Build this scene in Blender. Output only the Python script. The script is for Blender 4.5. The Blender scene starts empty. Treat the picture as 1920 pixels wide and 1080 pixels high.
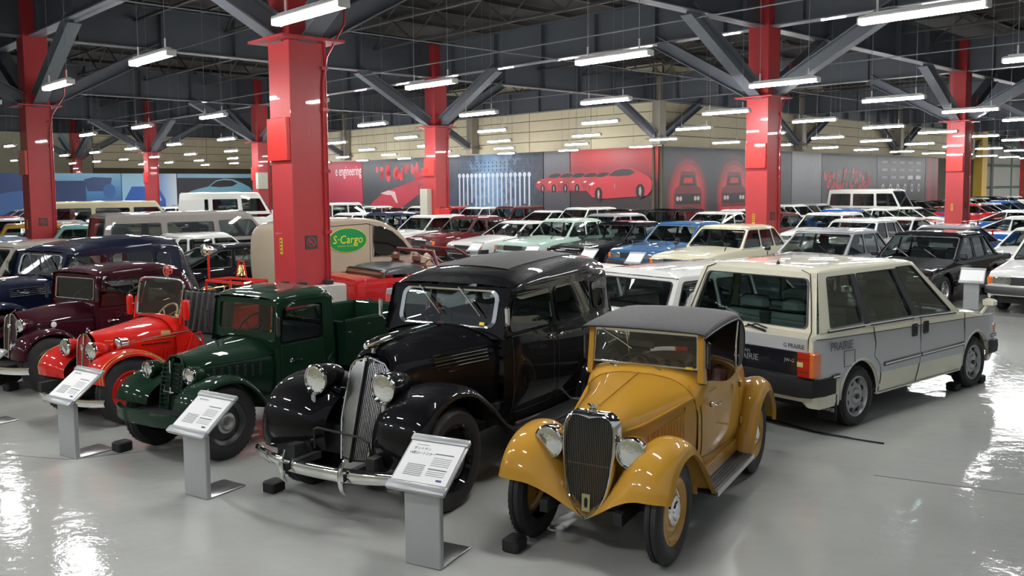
import bpy, math, random
import numpy as np
from mathutils import Vector, Matrix
R = math.radians
random.seed(7)
SC = bpy.context.scene
COL = SC.collection
# ---------------------------------------------------------------- camera
CF, CP, CR_, CCY, CH = 1643.0, 0.0782, -0.0088, 479.3, 2.342
cam_d = bpy.data.cameras.new('camera'); cam = bpy.data.objects.new('camera', cam_d); COL.objects.link(cam)
fw = Vector((0, math.cos(CP), -math.sin(CP))); up0 = Vector((0, math.sin(CP), math.cos(CP))); rt0 = Vector((1, 0, 0))
rt = rt0 * math.cos(CR_) + up0 * math.sin(CR_); up = up0 * math.cos(CR_) - rt0 * math.sin(CR_)
m = Matrix((rt, up, -fw)).transposed().to_4x4(); m.translation = Vector((0, 0, CH)); cam.matrix_world = m
cam_d.sensor_width = 36; cam_d.lens = CF / 1920 * 36; cam_d.shift_y = -(540 - CCY) / 1920
cam_d.clip_start = .1; cam_d.clip_end = 400
SC.camera = cam
# ---------------------------------------------------------------- light and exposure
SC.view_settings.view_transform = 'Standard'; SC.view_settings.look = 'None'
SC.view_settings.exposure = 1.4; SC.view_settings.gamma = 1.0; SC.view_settings.use_curve_mapping = False
LAMP_POWER = 70.0
wd = bpy.data.worlds.new('world'); SC.world = wd; wd.use_nodes = True
wd.node_tree.nodes['Background'].inputs[0].default_value = (.62, .68, .75, 1)
wd.node_tree.nodes['Background'].inputs[1].default_value = 0.22
SC.cycles.max_bounces = 6; SC.cycles.diffuse_bounces = 3; SC.cycles.glossy_bounces = 4
SC.cycles.transparent_max_bounces = 10; SC.cycles.transmission_bounces = 4
SC.cycles.sample_clamp_indirect = 4.0; SC.cycles.caustics_reflective = False; SC.cycles.caustics_refractive = False
# ---------------------------------------------------------------- building grid
GA = 0.7594; GS = 13.03
GU = Vector((-math.sin(GA), math.cos(GA), 0)); GV = Vector((math.cos(GA), math.sin(GA), 0)); G0 = Vector((-3.144, 13.094, 0))
def UV(u, v, z=0.0): return G0 + GU * u + GV * v + Vector((0, 0, z))
YV = GA                      # heading of +v
YU = GA + math.pi / 2        # heading of +u
# ---------------------------------------------------------------- materials
MATS = {}
def lin(c): return tuple(((x / 12.92) if x <= .04045 else ((x + .055) / 1.055) ** 2.4) for x in c)
def hexc(h): return lin(tuple(int(h[i:i + 2], 16) / 255 for i in (0, 2, 4)))
def mat(name, col, rough=.5, metal=0.0, coat=0.0, noise=0.0, nscale=8.0, bump=0.0, bscale=40.0, spec=.5, crough=.03, emit=None, estr=0.0):
    if name in MATS: return MATS[name]
    m = bpy.data.materials.new(name); m.use_nodes = True
    nt = m.node_tree; b = nt.nodes['Principled BSDF']
    if isinstance(col, str): col = hexc(col)
    c = (*col, 1)
    b.inputs['Base Color'].default_value = c; b.inputs['Roughness'].default_value = rough
    b.inputs['Metallic'].default_value = metal; b.inputs['Coat Weight'].default_value = coat
    b.inputs['Coat Roughness'].default_value = crough; b.inputs['Specular IOR Level'].default_value = spec
    if emit: b.inputs['Emission Color'].default_value = (*emit, 1); b.inputs['Emission Strength'].default_value = estr
    tc = nt.nodes.new('ShaderNodeTexCoord')
    n = nt.nodes.new('ShaderNodeTexNoise'); n.inputs['Scale'].default_value = nscale; n.inputs['Detail'].default_value = 4
    nt.links.new(tc.outputs['Object'], n.inputs['Vector'])
    if noise:
        mx = nt.nodes.new('ShaderNodeMix'); mx.data_type = 'RGBA'
        mx.inputs['A'].default_value = (*[x * (1 - noise) for x in col], 1); mx.inputs['B'].default_value = (*[min(1, x * (1 + noise)) for x in col], 1)
        nt.links.new(n.outputs['Fac'], mx.inputs['Factor']); nt.links.new(mx.outputs['Result'], b.inputs['Base Color'])
    mr = nt.nodes.new('ShaderNodeMapRange'); mr.inputs['To Min'].default_value = max(0, rough * .85); mr.inputs['To Max'].default_value = min(1, rough * 1.15)
    nt.links.new(n.outputs['Fac'], mr.inputs['Value']); nt.links.new(mr.outputs['Result'], b.inputs['Roughness'])
    if bump:
        n2 = nt.nodes.new('ShaderNodeTexNoise'); n2.inputs['Scale'].default_value = bscale; nt.links.new(tc.outputs['Object'], n2.inputs['Vector'])
        bp = nt.nodes.new('ShaderNodeBump'); bp.inputs['Strength'].default_value = bump; bp.inputs['Distance'].default_value = .01
        nt.links.new(n2.outputs['Fac'], bp.inputs['Height']); nt.links.new(bp.outputs['Normal'], b.inputs['Normal'])
    MATS[name] = m
    return m
def paint(name, col, metal=0.0, rough=.32):
    dark = (sum(hexc(col)) if isinstance(col, str) else sum(col)) < .09
    m = mat('paint_' + name, col, .5, metal, .8 if dark else 1.0, spec=.04 if dark else .12, crough=.012); m.node_tree.nodes['Principled BSDF'].inputs['Coat IOR'].default_value = 1.36 if dark else 1.5; return m
def glass_mat(name, tint, gl=.08):
    if name in MATS: return MATS[name]
    m = bpy.data.materials.new(name); m.use_nodes = True; nt = m.node_tree; nt.nodes.clear()
    o = nt.nodes.new('ShaderNodeOutputMaterial'); t = nt.nodes.new('ShaderNodeBsdfTransparent'); t.inputs[0].default_value = (*tint, 1)
    g = nt.nodes.new('ShaderNodeBsdfGlossy'); g.inputs['Roughness'].default_value = .02
    lw = nt.nodes.new('ShaderNodeLayerWeight'); lw.inputs[0].default_value = .5
    mr = nt.nodes.new('ShaderNodeMapRange'); mr.inputs['To Min'].default_value = gl; mr.inputs['To Max'].default_value = .75
    pw = nt.nodes.new('ShaderNodeMath'); pw.operation = 'POWER'; pw.inputs[1].default_value = 3
    nt.links.new(lw.outputs['Facing'], pw.inputs[0]); nt.links.new(pw.outputs[0], mr.inputs['Value'])
    mx = nt.nodes.new('ShaderNodeMixShader'); nt.links.new(mr.outputs[0], mx.inputs[0]); nt.links.new(t.outputs[0], mx.inputs[1]); nt.links.new(g.outputs[0], mx.inputs[2])
    nt.links.new(mx.outputs[0], o.inputs[0]); MATS[name] = m
    return m
CHROME = mat('chrome', (.82, .82, .80), .06, 1.0)
STEEL = mat('satin_steel', (.50, .50, .50), .35, 1.0)
TYRE = mat('tyre_rubber', (.012, .012, .013), .62, bump=.3, bscale=60)
RUBBER = mat('black_rubber', (.014, .014, .015), .6, spec=.3)
DSTEEL = mat('dark_bar_steel', (.22, .22, .20), .3, 1.0)
BLACKTRIM = mat('black_trim', (.02, .02, .022), .38)
UNDER = mat('underbody_black', (.008, .008, .008), .8)
GLASS = glass_mat('car_glass', (.50, .56, .54))
DGLASS = glass_mat('dark_car_glass', (.30, .33, .32))
CGLASS = glass_mat('clear_glass', (.78, .80, .78), .10)
LENS = mat('lamp_lens', (.78, .79, .76), .10, 1.0, 1.0, bump=.2, bscale=38)
RED_L = mat('red_lens', (.45, .012, .008), .15, 0, 1.0)
ORANGE_L = mat('orange_lens', (.75, .16, .02), .15, 0, 1.0)
YELLOW_L = mat('yellow_lens', (.72, .55, .10), .15, 0, 1.0)
SEAT_G = mat('grey_seat_cloth', (.16, .19, .18), .9, noise=.15, nscale=30)
SEAT_D = mat('dark_seat_cloth', (.05, .055, .06), .9, noise=.15, nscale=30)
SEAT_B = mat('brown_leather', (.13, .045, .025), .45, noise=.2, nscale=6)
SEAT_K = mat('black_leather', (.012, .012, .013), .4)
BRASS = mat('brass', (.75, .52, .18), .2, 1.0)
GOLD = mat('gold_pinstripe', (.72, .48, .12), .3, .5)
WOOD = mat('varnished_wood', (.50, .27, .10), .35, 0, .5, noise=.25, nscale=5)
WHITE_P = mat('white_print', (.80, .80, .80), .5)
BADGE = mat('badge_white', (.75, .75, .75), .3)
# ---------------------------------------------------------------- mesh helper
def _np(a): return np.asarray(a, float)
class MB:
    def __init__(s): s.v = []; s.f = []; s.mi = []; s.cur = 0
    def add(s, vs, fs):
        o = len(s.v); s.v.extend([tuple(map(float, p)) for p in vs]); s.f.extend([tuple(i + o for i in f) for f in fs]); s.mi.extend([s.cur] * len(fs)); return s
    def quad(s, a, b, c, d): return s.add([a, b, c, d], [(0, 1, 2, 3)])
    def grid(s, P, closed=False):
        P = [list(r) for r in P]; n, k = len(P), len(P[0]); fs = []
        for i in range(n - 1):
            for j in range(k - 1 + (1 if closed else 0)):
                j2 = (j + 1) % k
                fs.append((i * k + j, i * k + j2, (i + 1) * k + j2, (i + 1) * k + j))
        return s.add([p for r in P for p in r], fs)
    def box(s, c, d, rz=0.0, ry=0.0, rx=0.0, bev=0.0):
        cx, cy, cz = c; a, b, e = d[0] / 2, d[1] / 2, d[2] / 2
        if bev > 0:
            bv = min(bev, a * .9, b * .9, e * .9)
            lay = []
            for z, k in ((-e, bv), (-e + bv, 0), (e - bv, 0), (e, bv)):
                A, B = a - k, b - k
                lay.append([(A, B - bv, z), (A - bv, B, z), (-A + bv, B, z), (-A, B - bv, z), (-A, -B + bv, z), (-A + bv, -B, z), (A - bv, -B, z), (A, -B + bv, z)])
            vs = [p for l in lay for p in l]; fs = []
            for i in range(3):
                for j in range(8): fs.append((i * 8 + j, i * 8 + (j + 1) % 8, i * 8 + 8 + (j + 1) % 8, i * 8 + 8 + j))
            fs.append(tuple(range(7, -1, -1))); fs.append(tuple(range(24, 32)))
        else:
            vs = [(x, y, z) for z in (-e, e) for x, y in ((-a, -b), (a, -b), (a, b), (-a, b))]
            fs = [(3, 2, 1, 0), (4, 5, 6, 7), (0, 1, 5, 4), (1, 2, 6, 5), (2, 3, 7, 6), (3, 0, 4, 7)]
        if rz or ry or rx:
            M_ = Matrix.Rotation(rz, 3, 'Z') @ Matrix.Rotation(ry, 3, 'Y') @ Matrix.Rotation(rx, 3, 'X')
            vs = [M_ @ Vector(p) for p in vs]
        return s.add([(p[0] + cx, p[1] + cy, p[2] + cz) for p in vs], fs)
    def tube(s, pts, r, n=8, cap=True):
        P = [Vector(p) for p in pts]; rings = []; N = None
        rr = r if hasattr(r, '__len__') else [r] * len(P)
        for i, p in enumerate(P):
            t = (P[min(i + 1, len(P) - 1)] - P[max(i - 1, 0)]).normalized()
            if N is None:
                N = t.orthogonal().normalized()
            else:
                N = (N - t * N.dot(t)); N = N.normalized() if N.length > 1e-6 else t.orthogonal().normalized()
            B = t.cross(N)
            rings.append([p + (N * math.cos(2 * math.pi * k / n) + B * math.sin(2 * math.pi * k / n)) * rr[i] for k in range(n)])
        s.grid(rings, True)
        if cap:
            s.add(rings[0], [tuple(range(n))]); s.add(rings[-1], [tuple(range(n - 1, -1, -1))])
        return s
    def lathe(s, prof, c=(0, 0, 0), axis='y', n=24, sx=1.0):
        rings = []
        for r, h in prof:
            ring = []
            for k in range(n):
                a = 2 * math.pi * k / n; u, w = r * math.cos(a), r * math.sin(a)
                p = {'y': (u, h, w), 'x': (h, u, w), 'z': (u, w, h)}[axis]
                ring.append((p[0] + c[0], p[1] + c[1], p[2] + c[2]))
            rings.append(ring)
        s.grid(rings, True)
        return s
    def fan(s, pts): return s.add(pts, [tuple(range(len(pts)))])
    def mirror_y(s):
        n = len(s.v); v0 = list(s.v); f0 = list(s.f); m0 = list(s.mi)
        s.v.extend([(p[0], -p[1], p[2]) for p in v0]); s.f.extend([tuple(reversed([i + n for i in f])) for f in f0]); s.mi.extend(m0); return s
    def xf(s, M_, start=0):
        for i in range(start, len(s.v)): s.v[i] = tuple(M_ @ Vector(s.v[i]))
        return s
    def mesh(s, name, mats, smooth=True, ang=38):
        me = bpy.data.meshes.new(name); me.from_pydata(s.v, [], s.f)
        for m_ in (mats if isinstance(mats, (list, tuple)) else [mats]): me.materials.append(m_)
        me.polygons.foreach_set('material_index', s.mi)
        me.update()
        if smooth:
            me.polygons.foreach_set('use_smooth', [True] * len(s.f))
            try: me.set_sharp_from_angle(angle=R(ang))
            except Exception: pass
        return me
    def split(s, name, mats, parent=None, smooth=True, ang=38):
        par = list(range(len(s.v)))
        def fd(i):
            while par[i] != i: par[i] = par[par[i]]; i = par[i]
            return i
        for f in s.f:
            for k in f[1:]: par[fd(k)] = fd(f[0])
        G = {}
        for f in s.f: G.setdefault(fd(f[0]), []).append(f)
        out = []
        for fs in G.values():
            ids = sorted({i for f in fs for i in f}); mp = {k: n for n, k in enumerate(ids)}; m_ = MB(); m_.add([s.v[i] for i in ids], [[mp[i] for i in f] for f in fs]); out.append(m_.obj(name, mats, parent, smooth, ang))
        return out
    def obj(s, name, mats, parent=None, smooth=True, ang=38, weld=False):
        me = s.mesh(name, mats, smooth, ang)
        if weld:
            import bmesh
            bm = bmesh.new(); bm.from_mesh(me); bmesh.ops.remove_doubles(bm, verts=bm.verts, dist=1e-4)
            bmesh.ops.recalc_face_normals(bm, faces=bm.faces); bm.to_mesh(me); bm.free()
            if smooth:
                me.set_sharp_from_angle(angle=R(ang))
        return link(name, me, parent)
def link(name, me, parent=None, loc=None, rot=None):
    o = bpy.data.objects.new(name, me); COL.objects.link(o)
    if parent: o.parent = parent
    if loc is not None: o.location = loc
    if rot is not None: o.rotation_euler = rot
    return o
def tag(o, label=None, cat=None, group=None, kind=None):
    if label: o['label'] = label
    if cat: o['category'] = cat
    if group: o['group'] = group
    if kind: o['kind'] = kind
    return o
def empty(name, loc, rz=0.0, label=None, cat=None, group=None):
    o = bpy.data.objects.new(name, None); COL.objects.link(o); o.location = loc; o.rotation_euler = (0, 0, rz)
    o.empty_display_size = .2
    return tag(o, label, cat, group)
def copy_tree(o, parent=None):
    c = o.copy(); COL.objects.link(c)
    if parent: c.parent = parent
    for ch in o.children: copy_tree(ch, c)
    return c
def struct(mb, name, m_, parent=None, **k):
    o = mb.obj(name, m_, parent, **k)
    if not parent: o['kind'] = 'structure'
    return o
def cr(pts, n):
    """Catmull-Rom resample of control points to n points."""
    P = _np(pts); k = len(P)
    if k == 2: return [P[0] + (P[1] - P[0]) * t for t in np.linspace(0, 1, n)]
    Q = np.vstack([2 * P[0] - P[1], P, 2 * P[-1] - P[-2]]); out = []
    for t in np.linspace(0, k - 1, n):
        i = min(int(t), k - 2); f = t - i; a, b, c, d = Q[i], Q[i + 1], Q[i + 2], Q[i + 3]
        out.append(.5 * ((2 * b) + (c - a) * f + (2 * a - 5 * b + 4 * c - d) * f * f + (3 * b - a - 3 * c + d) * f ** 3))
    return out
def rails(rs, nu, nv):
    """surface through curves rs: nu points along each curve, nv across them."""
    A = [cr(r, nu) for r in rs]
    return [cr([a[i] for a in A], nv) for i in range(nu)]
def text_mesh(body, size, m_, name, parent, M_, ext=.002, align='CENTER', shear=0.0, spacing=1.0, xs=1.0):
    cu = bpy.data.curves.new('txt', 'FONT'); cu.body = body; cu.size = size; cu.extrude = ext; cu.align_x = align; cu.align_y = 'CENTER'
    cu.shear = shear; cu.space_character = spacing; cu.resolution_u = 2
    ob = bpy.data.objects.new('txt', cu); COL.objects.link(ob)
    dg = bpy.context.evaluated_depsgraph_get(); me = bpy.data.meshes.new_from_object(ob.evaluated_get(dg)); me.name = name
    bpy.data.objects.remove(ob); bpy.data.curves.remove(cu)
    me.transform(M_ @ Matrix.Diagonal((xs, 1, 1, 1))); me.materials.clear(); me.materials.append(m_)
    return link(name, me, parent)
def face_mat(origin, xdir, updir):
    x = Vector(xdir).normalized(); u = Vector(updir).normalized(); n = x.cross(u).normalized(); u = n.cross(x)
    M_ = Matrix((x, u, n)).transposed().to_4x4(); M_.translation = Vector(origin); return M_
# ================================================================ the hall
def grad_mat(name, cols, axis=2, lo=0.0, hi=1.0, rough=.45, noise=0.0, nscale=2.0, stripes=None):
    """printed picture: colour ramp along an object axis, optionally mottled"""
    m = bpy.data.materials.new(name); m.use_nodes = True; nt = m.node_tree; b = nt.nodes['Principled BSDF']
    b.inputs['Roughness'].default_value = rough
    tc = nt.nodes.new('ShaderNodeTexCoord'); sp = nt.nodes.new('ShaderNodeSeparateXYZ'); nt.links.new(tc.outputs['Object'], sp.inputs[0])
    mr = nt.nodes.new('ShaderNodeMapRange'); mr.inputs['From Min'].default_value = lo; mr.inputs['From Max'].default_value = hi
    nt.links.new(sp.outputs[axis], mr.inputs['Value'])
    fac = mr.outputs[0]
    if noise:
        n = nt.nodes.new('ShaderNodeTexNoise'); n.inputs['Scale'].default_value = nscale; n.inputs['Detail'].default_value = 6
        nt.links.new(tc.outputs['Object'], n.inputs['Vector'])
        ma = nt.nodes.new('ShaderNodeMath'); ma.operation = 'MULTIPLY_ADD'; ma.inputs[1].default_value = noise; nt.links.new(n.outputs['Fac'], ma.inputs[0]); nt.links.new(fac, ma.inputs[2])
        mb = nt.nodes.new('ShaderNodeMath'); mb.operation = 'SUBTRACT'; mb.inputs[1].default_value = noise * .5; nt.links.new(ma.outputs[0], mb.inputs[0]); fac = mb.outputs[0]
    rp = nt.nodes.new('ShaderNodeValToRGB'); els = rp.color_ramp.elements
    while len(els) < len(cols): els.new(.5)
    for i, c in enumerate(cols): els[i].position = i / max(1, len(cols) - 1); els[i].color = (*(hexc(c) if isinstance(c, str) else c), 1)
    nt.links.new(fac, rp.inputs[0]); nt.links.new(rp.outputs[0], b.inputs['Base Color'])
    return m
# ---- floor: glossy grey epoxy with faint unevenness
FLOOR = bpy.data.materials.new('epoxy_floor'); FLOOR.use_nodes = True
nt = FLOOR.node_tree; b = nt.nodes['Principled BSDF']; tc = nt.nodes.new('ShaderNodeTexCoord')
b.inputs['Specular IOR Level'].default_value = .6
n1 = nt.nodes.new('ShaderNodeTexNoise'); n1.inputs['Scale'].default_value = .7; n1.inputs['Detail'].default_value = 7; nt.links.new(tc.outputs['Object'], n1.inputs[0])
r1 = nt.nodes.new('ShaderNodeValToRGB'); r1.color_ramp.elements[0].position = .3; r1.color_ramp.elements[0].color = (*hexc('a4a5a1'), 1); r1.color_ramp.elements[1].position = .7; r1.color_ramp.elements[1].color = (*hexc('b3b4ae'), 1)
nt.links.new(n1.outputs['Fac'], r1.inputs[0]); nt.links.new(r1.outputs[0], b.inputs['Base Color'])
n2 = nt.nodes.new('ShaderNodeTexNoise'); n2.inputs['Scale'].default_value = 3.2; n2.inputs['Detail'].default_value = 8; nt.links.new(tc.outputs['Object'], n2.inputs[0])
m2 = nt.nodes.new('ShaderNodeMapRange'); m2.inputs['From Min'].default_value = .3; m2.inputs['From Max'].default_value = .7; m2.inputs['To Min'].default_value = .03; m2.inputs['To Max'].default_value = .11
nt.links.new(n2.outputs['Fac'], m2.inputs[0]); nt.links.new(m2.outputs[0], b.inputs['Roughness'])
n3 = nt.nodes.new('ShaderNodeTexNoise'); n3.inputs['Scale'].default_value = 7.0; n3.inputs['Detail'].default_value = 5; nt.links.new(tc.outputs['Object'], n3.inputs[0])
bp = nt.nodes.new('ShaderNodeBump'); bp.inputs['Strength'].default_value = .5; bp.inputs['Distance'].default_value = .008
n4 = nt.nodes.new('ShaderNodeTexNoise'); n4.inputs['Scale'].default_value = 34.0; n4.inputs['Detail'].default_value = 3; nt.links.new(tc.outputs['Object'], n4.inputs[0])
n5 = nt.nodes.new('ShaderNodeTexNoise'); n5.inputs['Scale'].default_value = .55; n5.inputs['Detail'].default_value = 3; nt.links.new(tc.outputs['Object'], n5.inputs[0])
m5 = nt.nodes.new('ShaderNodeMapRange'); m5.inputs['From Min'].default_value = .47; m5.inputs['From Max'].default_value = .6; m5.inputs['To Max'].default_value = .16; nt.links.new(n5.outputs['Fac'], m5.inputs[0])
m4 = nt.nodes.new('ShaderNodeMath'); m4.operation = 'MULTIPLY'; nt.links.new(n4.outputs['Fac'], m4.inputs[0]); nt.links.new(m5.outputs[0], m4.inputs[1])
m6 = nt.nodes.new('ShaderNodeMath'); m6.operation = 'ADD'; nt.links.new(m4.outputs[0], m6.inputs[0]); nt.links.new(n3.outputs['Fac'], m6.inputs[1])
nt.links.new(m6.outputs[0], bp.inputs['Height']); nt.links.new(bp.outputs[0], b.inputs['Normal'])
fl = MB(); P = [UV(-36, -30), UV(60, -30), UV(60, 100), UV(-36, 100)]
fl.add([(p.x, p.y, 0) for p in P] + [(p.x, p.y, -.2) for p in P], [(0, 3, 2, 1), (4, 5, 6, 7), (0, 1, 5, 4), (1, 2, 6, 5), (2, 3, 7, 6), (3, 0, 4, 7)])
FLO = struct(fl, 'floor', FLOOR, smooth=False)
JOINT = mat('floor_joint', (.10, .10, .10), .5); JOINTL = mat('floor_joint_light', (.55, .55, .54), .2)
def floor_line(p, q, w, m_):
    a = Vector((*p, 0)); c = Vector((*q, 0)); d = (c - a); L = d.length; mb = MB()
    mb.box(((a.x + c.x) / 2, (a.y + c.y) / 2, .0008), (L, w, .0024), rz=math.atan2(d.y, d.x)); return mb.obj('floor_joint', m_, FLO, smooth=False)
floor_line((2.9, 6.9), (4.6, 6.05), .012, JOINT); floor_line((4.6, 6.05), (6.2, 5.2), .012, JOINTL)
floor_line((-6.6, 8.2), (-3.9, 7.5), .01, JOINT); floor_line((-3.9, 7.5), (-2.6, 8.0), .008, JOINT)
floor_line((6.6, 9.2), (12.5, 14.2), .012, JOINTL)
# ---- steelwork
STEELD = mat('dark_painted_steel', hexc('4e545b'), .5, 0, .15, noise=.12, nscale=3)
STEELL = mat('grey_brace_paint', hexc('666c73'), .45, 0, .15, noise=.1, nscale=3)
DECK = mat('roof_deck', hexc('2c2b2a'), .85, noise=.3, nscale=2)
TRUSS = mat('truss_paint', hexc('3c3b39'), .6, noise=.2, nscale=2)
REDC = mat('red_column_paint', hexc('ad3236'), .40, 0, .35, noise=.07, nscale=3, bump=.25, bscale=14)
REDB = mat('red_box_paint', hexc('cf2a26'), .3, 0, .8)
REDP = mat('red_pipe_paint', hexc('a82228'), .35, 0, .5)
CONC = mat('plinth_concrete', hexc('a9a69f'), .85, noise=.18, nscale=5, bump=.5, bscale=30)
CABG = mat('grey_cabinet_paint', hexc('b9b7a8'), .5)
SIGNK = mat('sign_black', hexc('3a3433'), .5); SIGNR = mat('sign_red', hexc('a83138'), .5); SIGNY = mat('sign_yellow', hexc('d8b23a'), .5)
def uvbox(mb, u, v, z, du, dv, dz, bev=0.0):
    p = UV(u, v, z); mb.box((p.x, p.y, p.z), (dv, du, dz), rz=GA, bev=bev)      # local x runs along +v, local y along +u
FLZ = 4.47; GZ = 6.2; GD = 1.15
def column(i, j, wallcol=False, plz=.92, fittings=()):
    u, v = i * GS, j * GS
    root = empty('wall_column' if wallcol else 'column', UV(u, v), GA); root['kind'] = 'structure'
    loc = lambda mb, name, m_, par=root, **k: mb.obj(name, m_, par, **k)
    S = .6 if not wallcol else .5
    RC = mat('beige_column_paint', hexc('8f897c'), .5) if wallcol else REDC
    zb_ = 4.22 if wallcol else plz
    mb = MB(); mb.box((0, 0, (zb_ + FLZ) / 2), (S, S, FLZ - zb_), bev=.006)
    if not wallcol:
        mb.box((0, 0, 2.42), (S + .012, S + .012, .02)); mb.box((0, 0, 1.75), (S + .008, S + .008, .012))
    loc(mb, 'shaft', RC, smooth=False)
    if not wallcol:
        mb = MB(); mb.box((0, 0, plz / 2), (S + .34, S + .34, plz), bev=.02); loc(mb, 'plinth', CONC, smooth=False)
    mb = MB(); mb.box((0, 0, FLZ + .02), (S + .42, S + .42, .035))
    for sx, sy in ((1, 0), (-1, 0), (0, 1), (0, -1)): mb.box((sx * (S / 2 + .09), sy * (S / 2 + .09), FLZ + .1), (.16 if sx else .02, .16 if sy else .02, .14))
    loc(mb, 'flange_plate', RC, smooth=False)
    mb = MB()
    mb.box((0, 0, (FLZ + GZ + GD) / 2), (S - .05, S - .05, GZ + GD - FLZ)); loc(mb, 'upper_shaft', RC, smooth=False)
    for sx, sy in (((1, 0), (-1, 0), (0, 1), (0, -1)) if not wallcol else ((1, 0), (-1, 0)) if i == 1 else ((1, 0), (-1, 0))):
        mb = MB(); a = Vector((sx * .22, sy * .22, FLZ + .12)); c = Vector((sx * 3.25, sy * 3.25, GZ + .05)); d = c - a; L = d.length; mid = (a + c) / 2
        ang = math.atan2(d.z, Vector((d.x, d.y)).length); rz = math.atan2(sy, sx)
        wv = Vector((math.cos(ang), 0, math.sin(ang)))
        st = len(mb.v)
        mb.box((0, 0, .15), (L, .30, .025)); mb.box((0, 0, -.15), (L, .30, .025)); mb.box((0, 0, 0), (L, .02, .3))
        M_ = Matrix.Translation(mid) @ Matrix.Rotation(rz, 4, 'Z') @ Matrix.Rotation(-ang, 4, 'Y'); mb.xf(M_)
        loc(mb, 'brace', STEELL, smooth=False)
    if not wallcol:
        mb = MB(); mb.box((-S / 2 - .035, 0, 3.06), (.07, S - .04, .62), bev=.008); loc(mb, 'wall_box', REDB, smooth=False)
        mb = MB(); mb.box((-.02, -S / 2 - .006, 1.56), (.2, .012, .2)); g = loc(mb, 'prohibition_sign', SIGNK, smooth=False)
        mb = MB(); rr = []
        for rad in (.058, .072): rr.append([(-.02 + rad * math.cos(2 * math.pi * k / 20), -S / 2 - .0135, 1.56 + rad * math.sin(2 * math.pi * k / 20)) for k in range(21)])
        mb.grid(rr); mb.box((-.02, -S / 2 - .0135, 1.56), (.13, .001, .014), ry=R(45)); mb.box((-.03, -S / 2 - .0133, 1.56), (.05, .001, .03)); mb.obj('sign_symbol', SIGNR, g, smooth=False)
        mb = MB(); mb.box((-S / 2 - .006, .06, 1.5), (.012, .065, .24)); g = loc(mb, 'equipment_label', SIGNY, smooth=False)
        mb = MB()
        for k in range(4): mb.box((-S / 2 - .0135, .06, 1.585 - k * .052), (.002, .035, .032))
        mb.obj('label_marks', SIGNK, g, smooth=False)
        mb = MB()
        mb.tube([(S / 2 - .07, -S / 2 - .03, plz), (S / 2 - .07, -S / 2 - .03, FLZ - .6), (S / 2 + .0, -S / 2 - .03, FLZ - .2), (S / 2 + .3, -S / 2 - .05, FLZ + .3), (S / 2 + .34, -S / 2 - .05, 5.4)], .017, 6)
        mb.tube([(S / 2 - .02, -S / 2 - .025, plz), (S / 2 - .02, -S / 2 - .025, FLZ)], .012, 6)
        for z in (1.7, 2.6, 3.5, 4.1): mb.box((S / 2 - .045, -S / 2 - .03, z), (.10, .05, .05))
        loc(mb, 'conduit', REDP)
    return root
colA = column(0, 0)
mb = MB()
for x in (-.22, .22): mb.box((x, -.36, .955), (.13, .1, .07), bev=.01)
mb.box((-.36, -.1, .955), (.1, .13, .07), bev=.01)
mb.obj('anchor_block', BLACKTRIM, colA)
colB = column(1, 0); colF = column(0, 1); colG = column(0, 2); colE = column(1, 1); colD = column(2, 1); colC = column(3, 1); column(4, 1); column(1, 6); column(0, 3)
for root, x, y, z0, z1, w in ((colE, -.42, .12, .92, 2.3, .42), (colE, -.1, -.40, 1.25, 1.6, .5), (colD, -.42, .1, .9, 2.1, .45), (colD, -.2, -.42, 2.35, 3.1, .5)):
    mb = MB(); mb.box((x, y, (z0 + z1) / 2), (.22 if x < -.3 else w, w if x < -.3 else .22, z1 - z0), bev=.01)
    mb.box((x - (.115 if x < -.3 else 0), y - (0 if x < -.3 else .115), (z0 + z1) / 2 - .1), (.02, .02, .12))
    mb.obj('electrical_cabinet', CABG if not (x > -.15) else REDB, root, smooth=False)
for i, j in ((1, 2), (2, 2), (3, 2), (1, 3), (1, 4), (1, 5)): column(i, j, True, plz=.2)
# girders along both grid directions
def girder(u0, v0, u1, v1):
    a, c = UV(u0, v0, GZ), UV(u1, v1, GZ); d = c - a; L = d.length; rz = math.atan2(d.y, d.x)
    root = empty('ceiling_girder', a, rz); root['kind'] = 'structure'
    mb = MB(); mb.box((L / 2, 0, GD / 2), (L, .02, GD)); mb.obj('web', STEELD, root, smooth=False)
    mb = MB(); mb.box((L / 2, 0, .015), (L, .34, .03)); mb.obj('bottom_flange', STEELL, root, smooth=False)
    mb = MB(); mb.box((L / 2, 0, GD), (L, .34, .03)); mb.obj('top_flange', STEELD, root, smooth=False)
    me = None; n = 6
    for k in range(n):
        x = L * (k + .5) / n
        if me is None:
            mb = MB(); mb.box((0, .085, GD / 2), (.014, .15, GD - .05)); mb.box((0, -.085, GD / 2), (.014, .15, GD - .05)); me = mb.mesh('stiffener', STEELD, False)
        link('stiffener', me, root, (x, 0, 0))
for i in range(-1, 4):
    for j in range(-1, 8):
        if i >= 1 and j >= 2 and not (j == 2): continue
        girder(i * GS, j * GS, (i + 1) * GS, j * GS) if not (i >= 1 and j > 2) else None
for j in range(-1, 8):
    for i in range(-1, 5):
        if i >= 2 and j >= 2: continue
        girder(i * GS, j * GS, i * GS, (j + 1) * GS)
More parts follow.
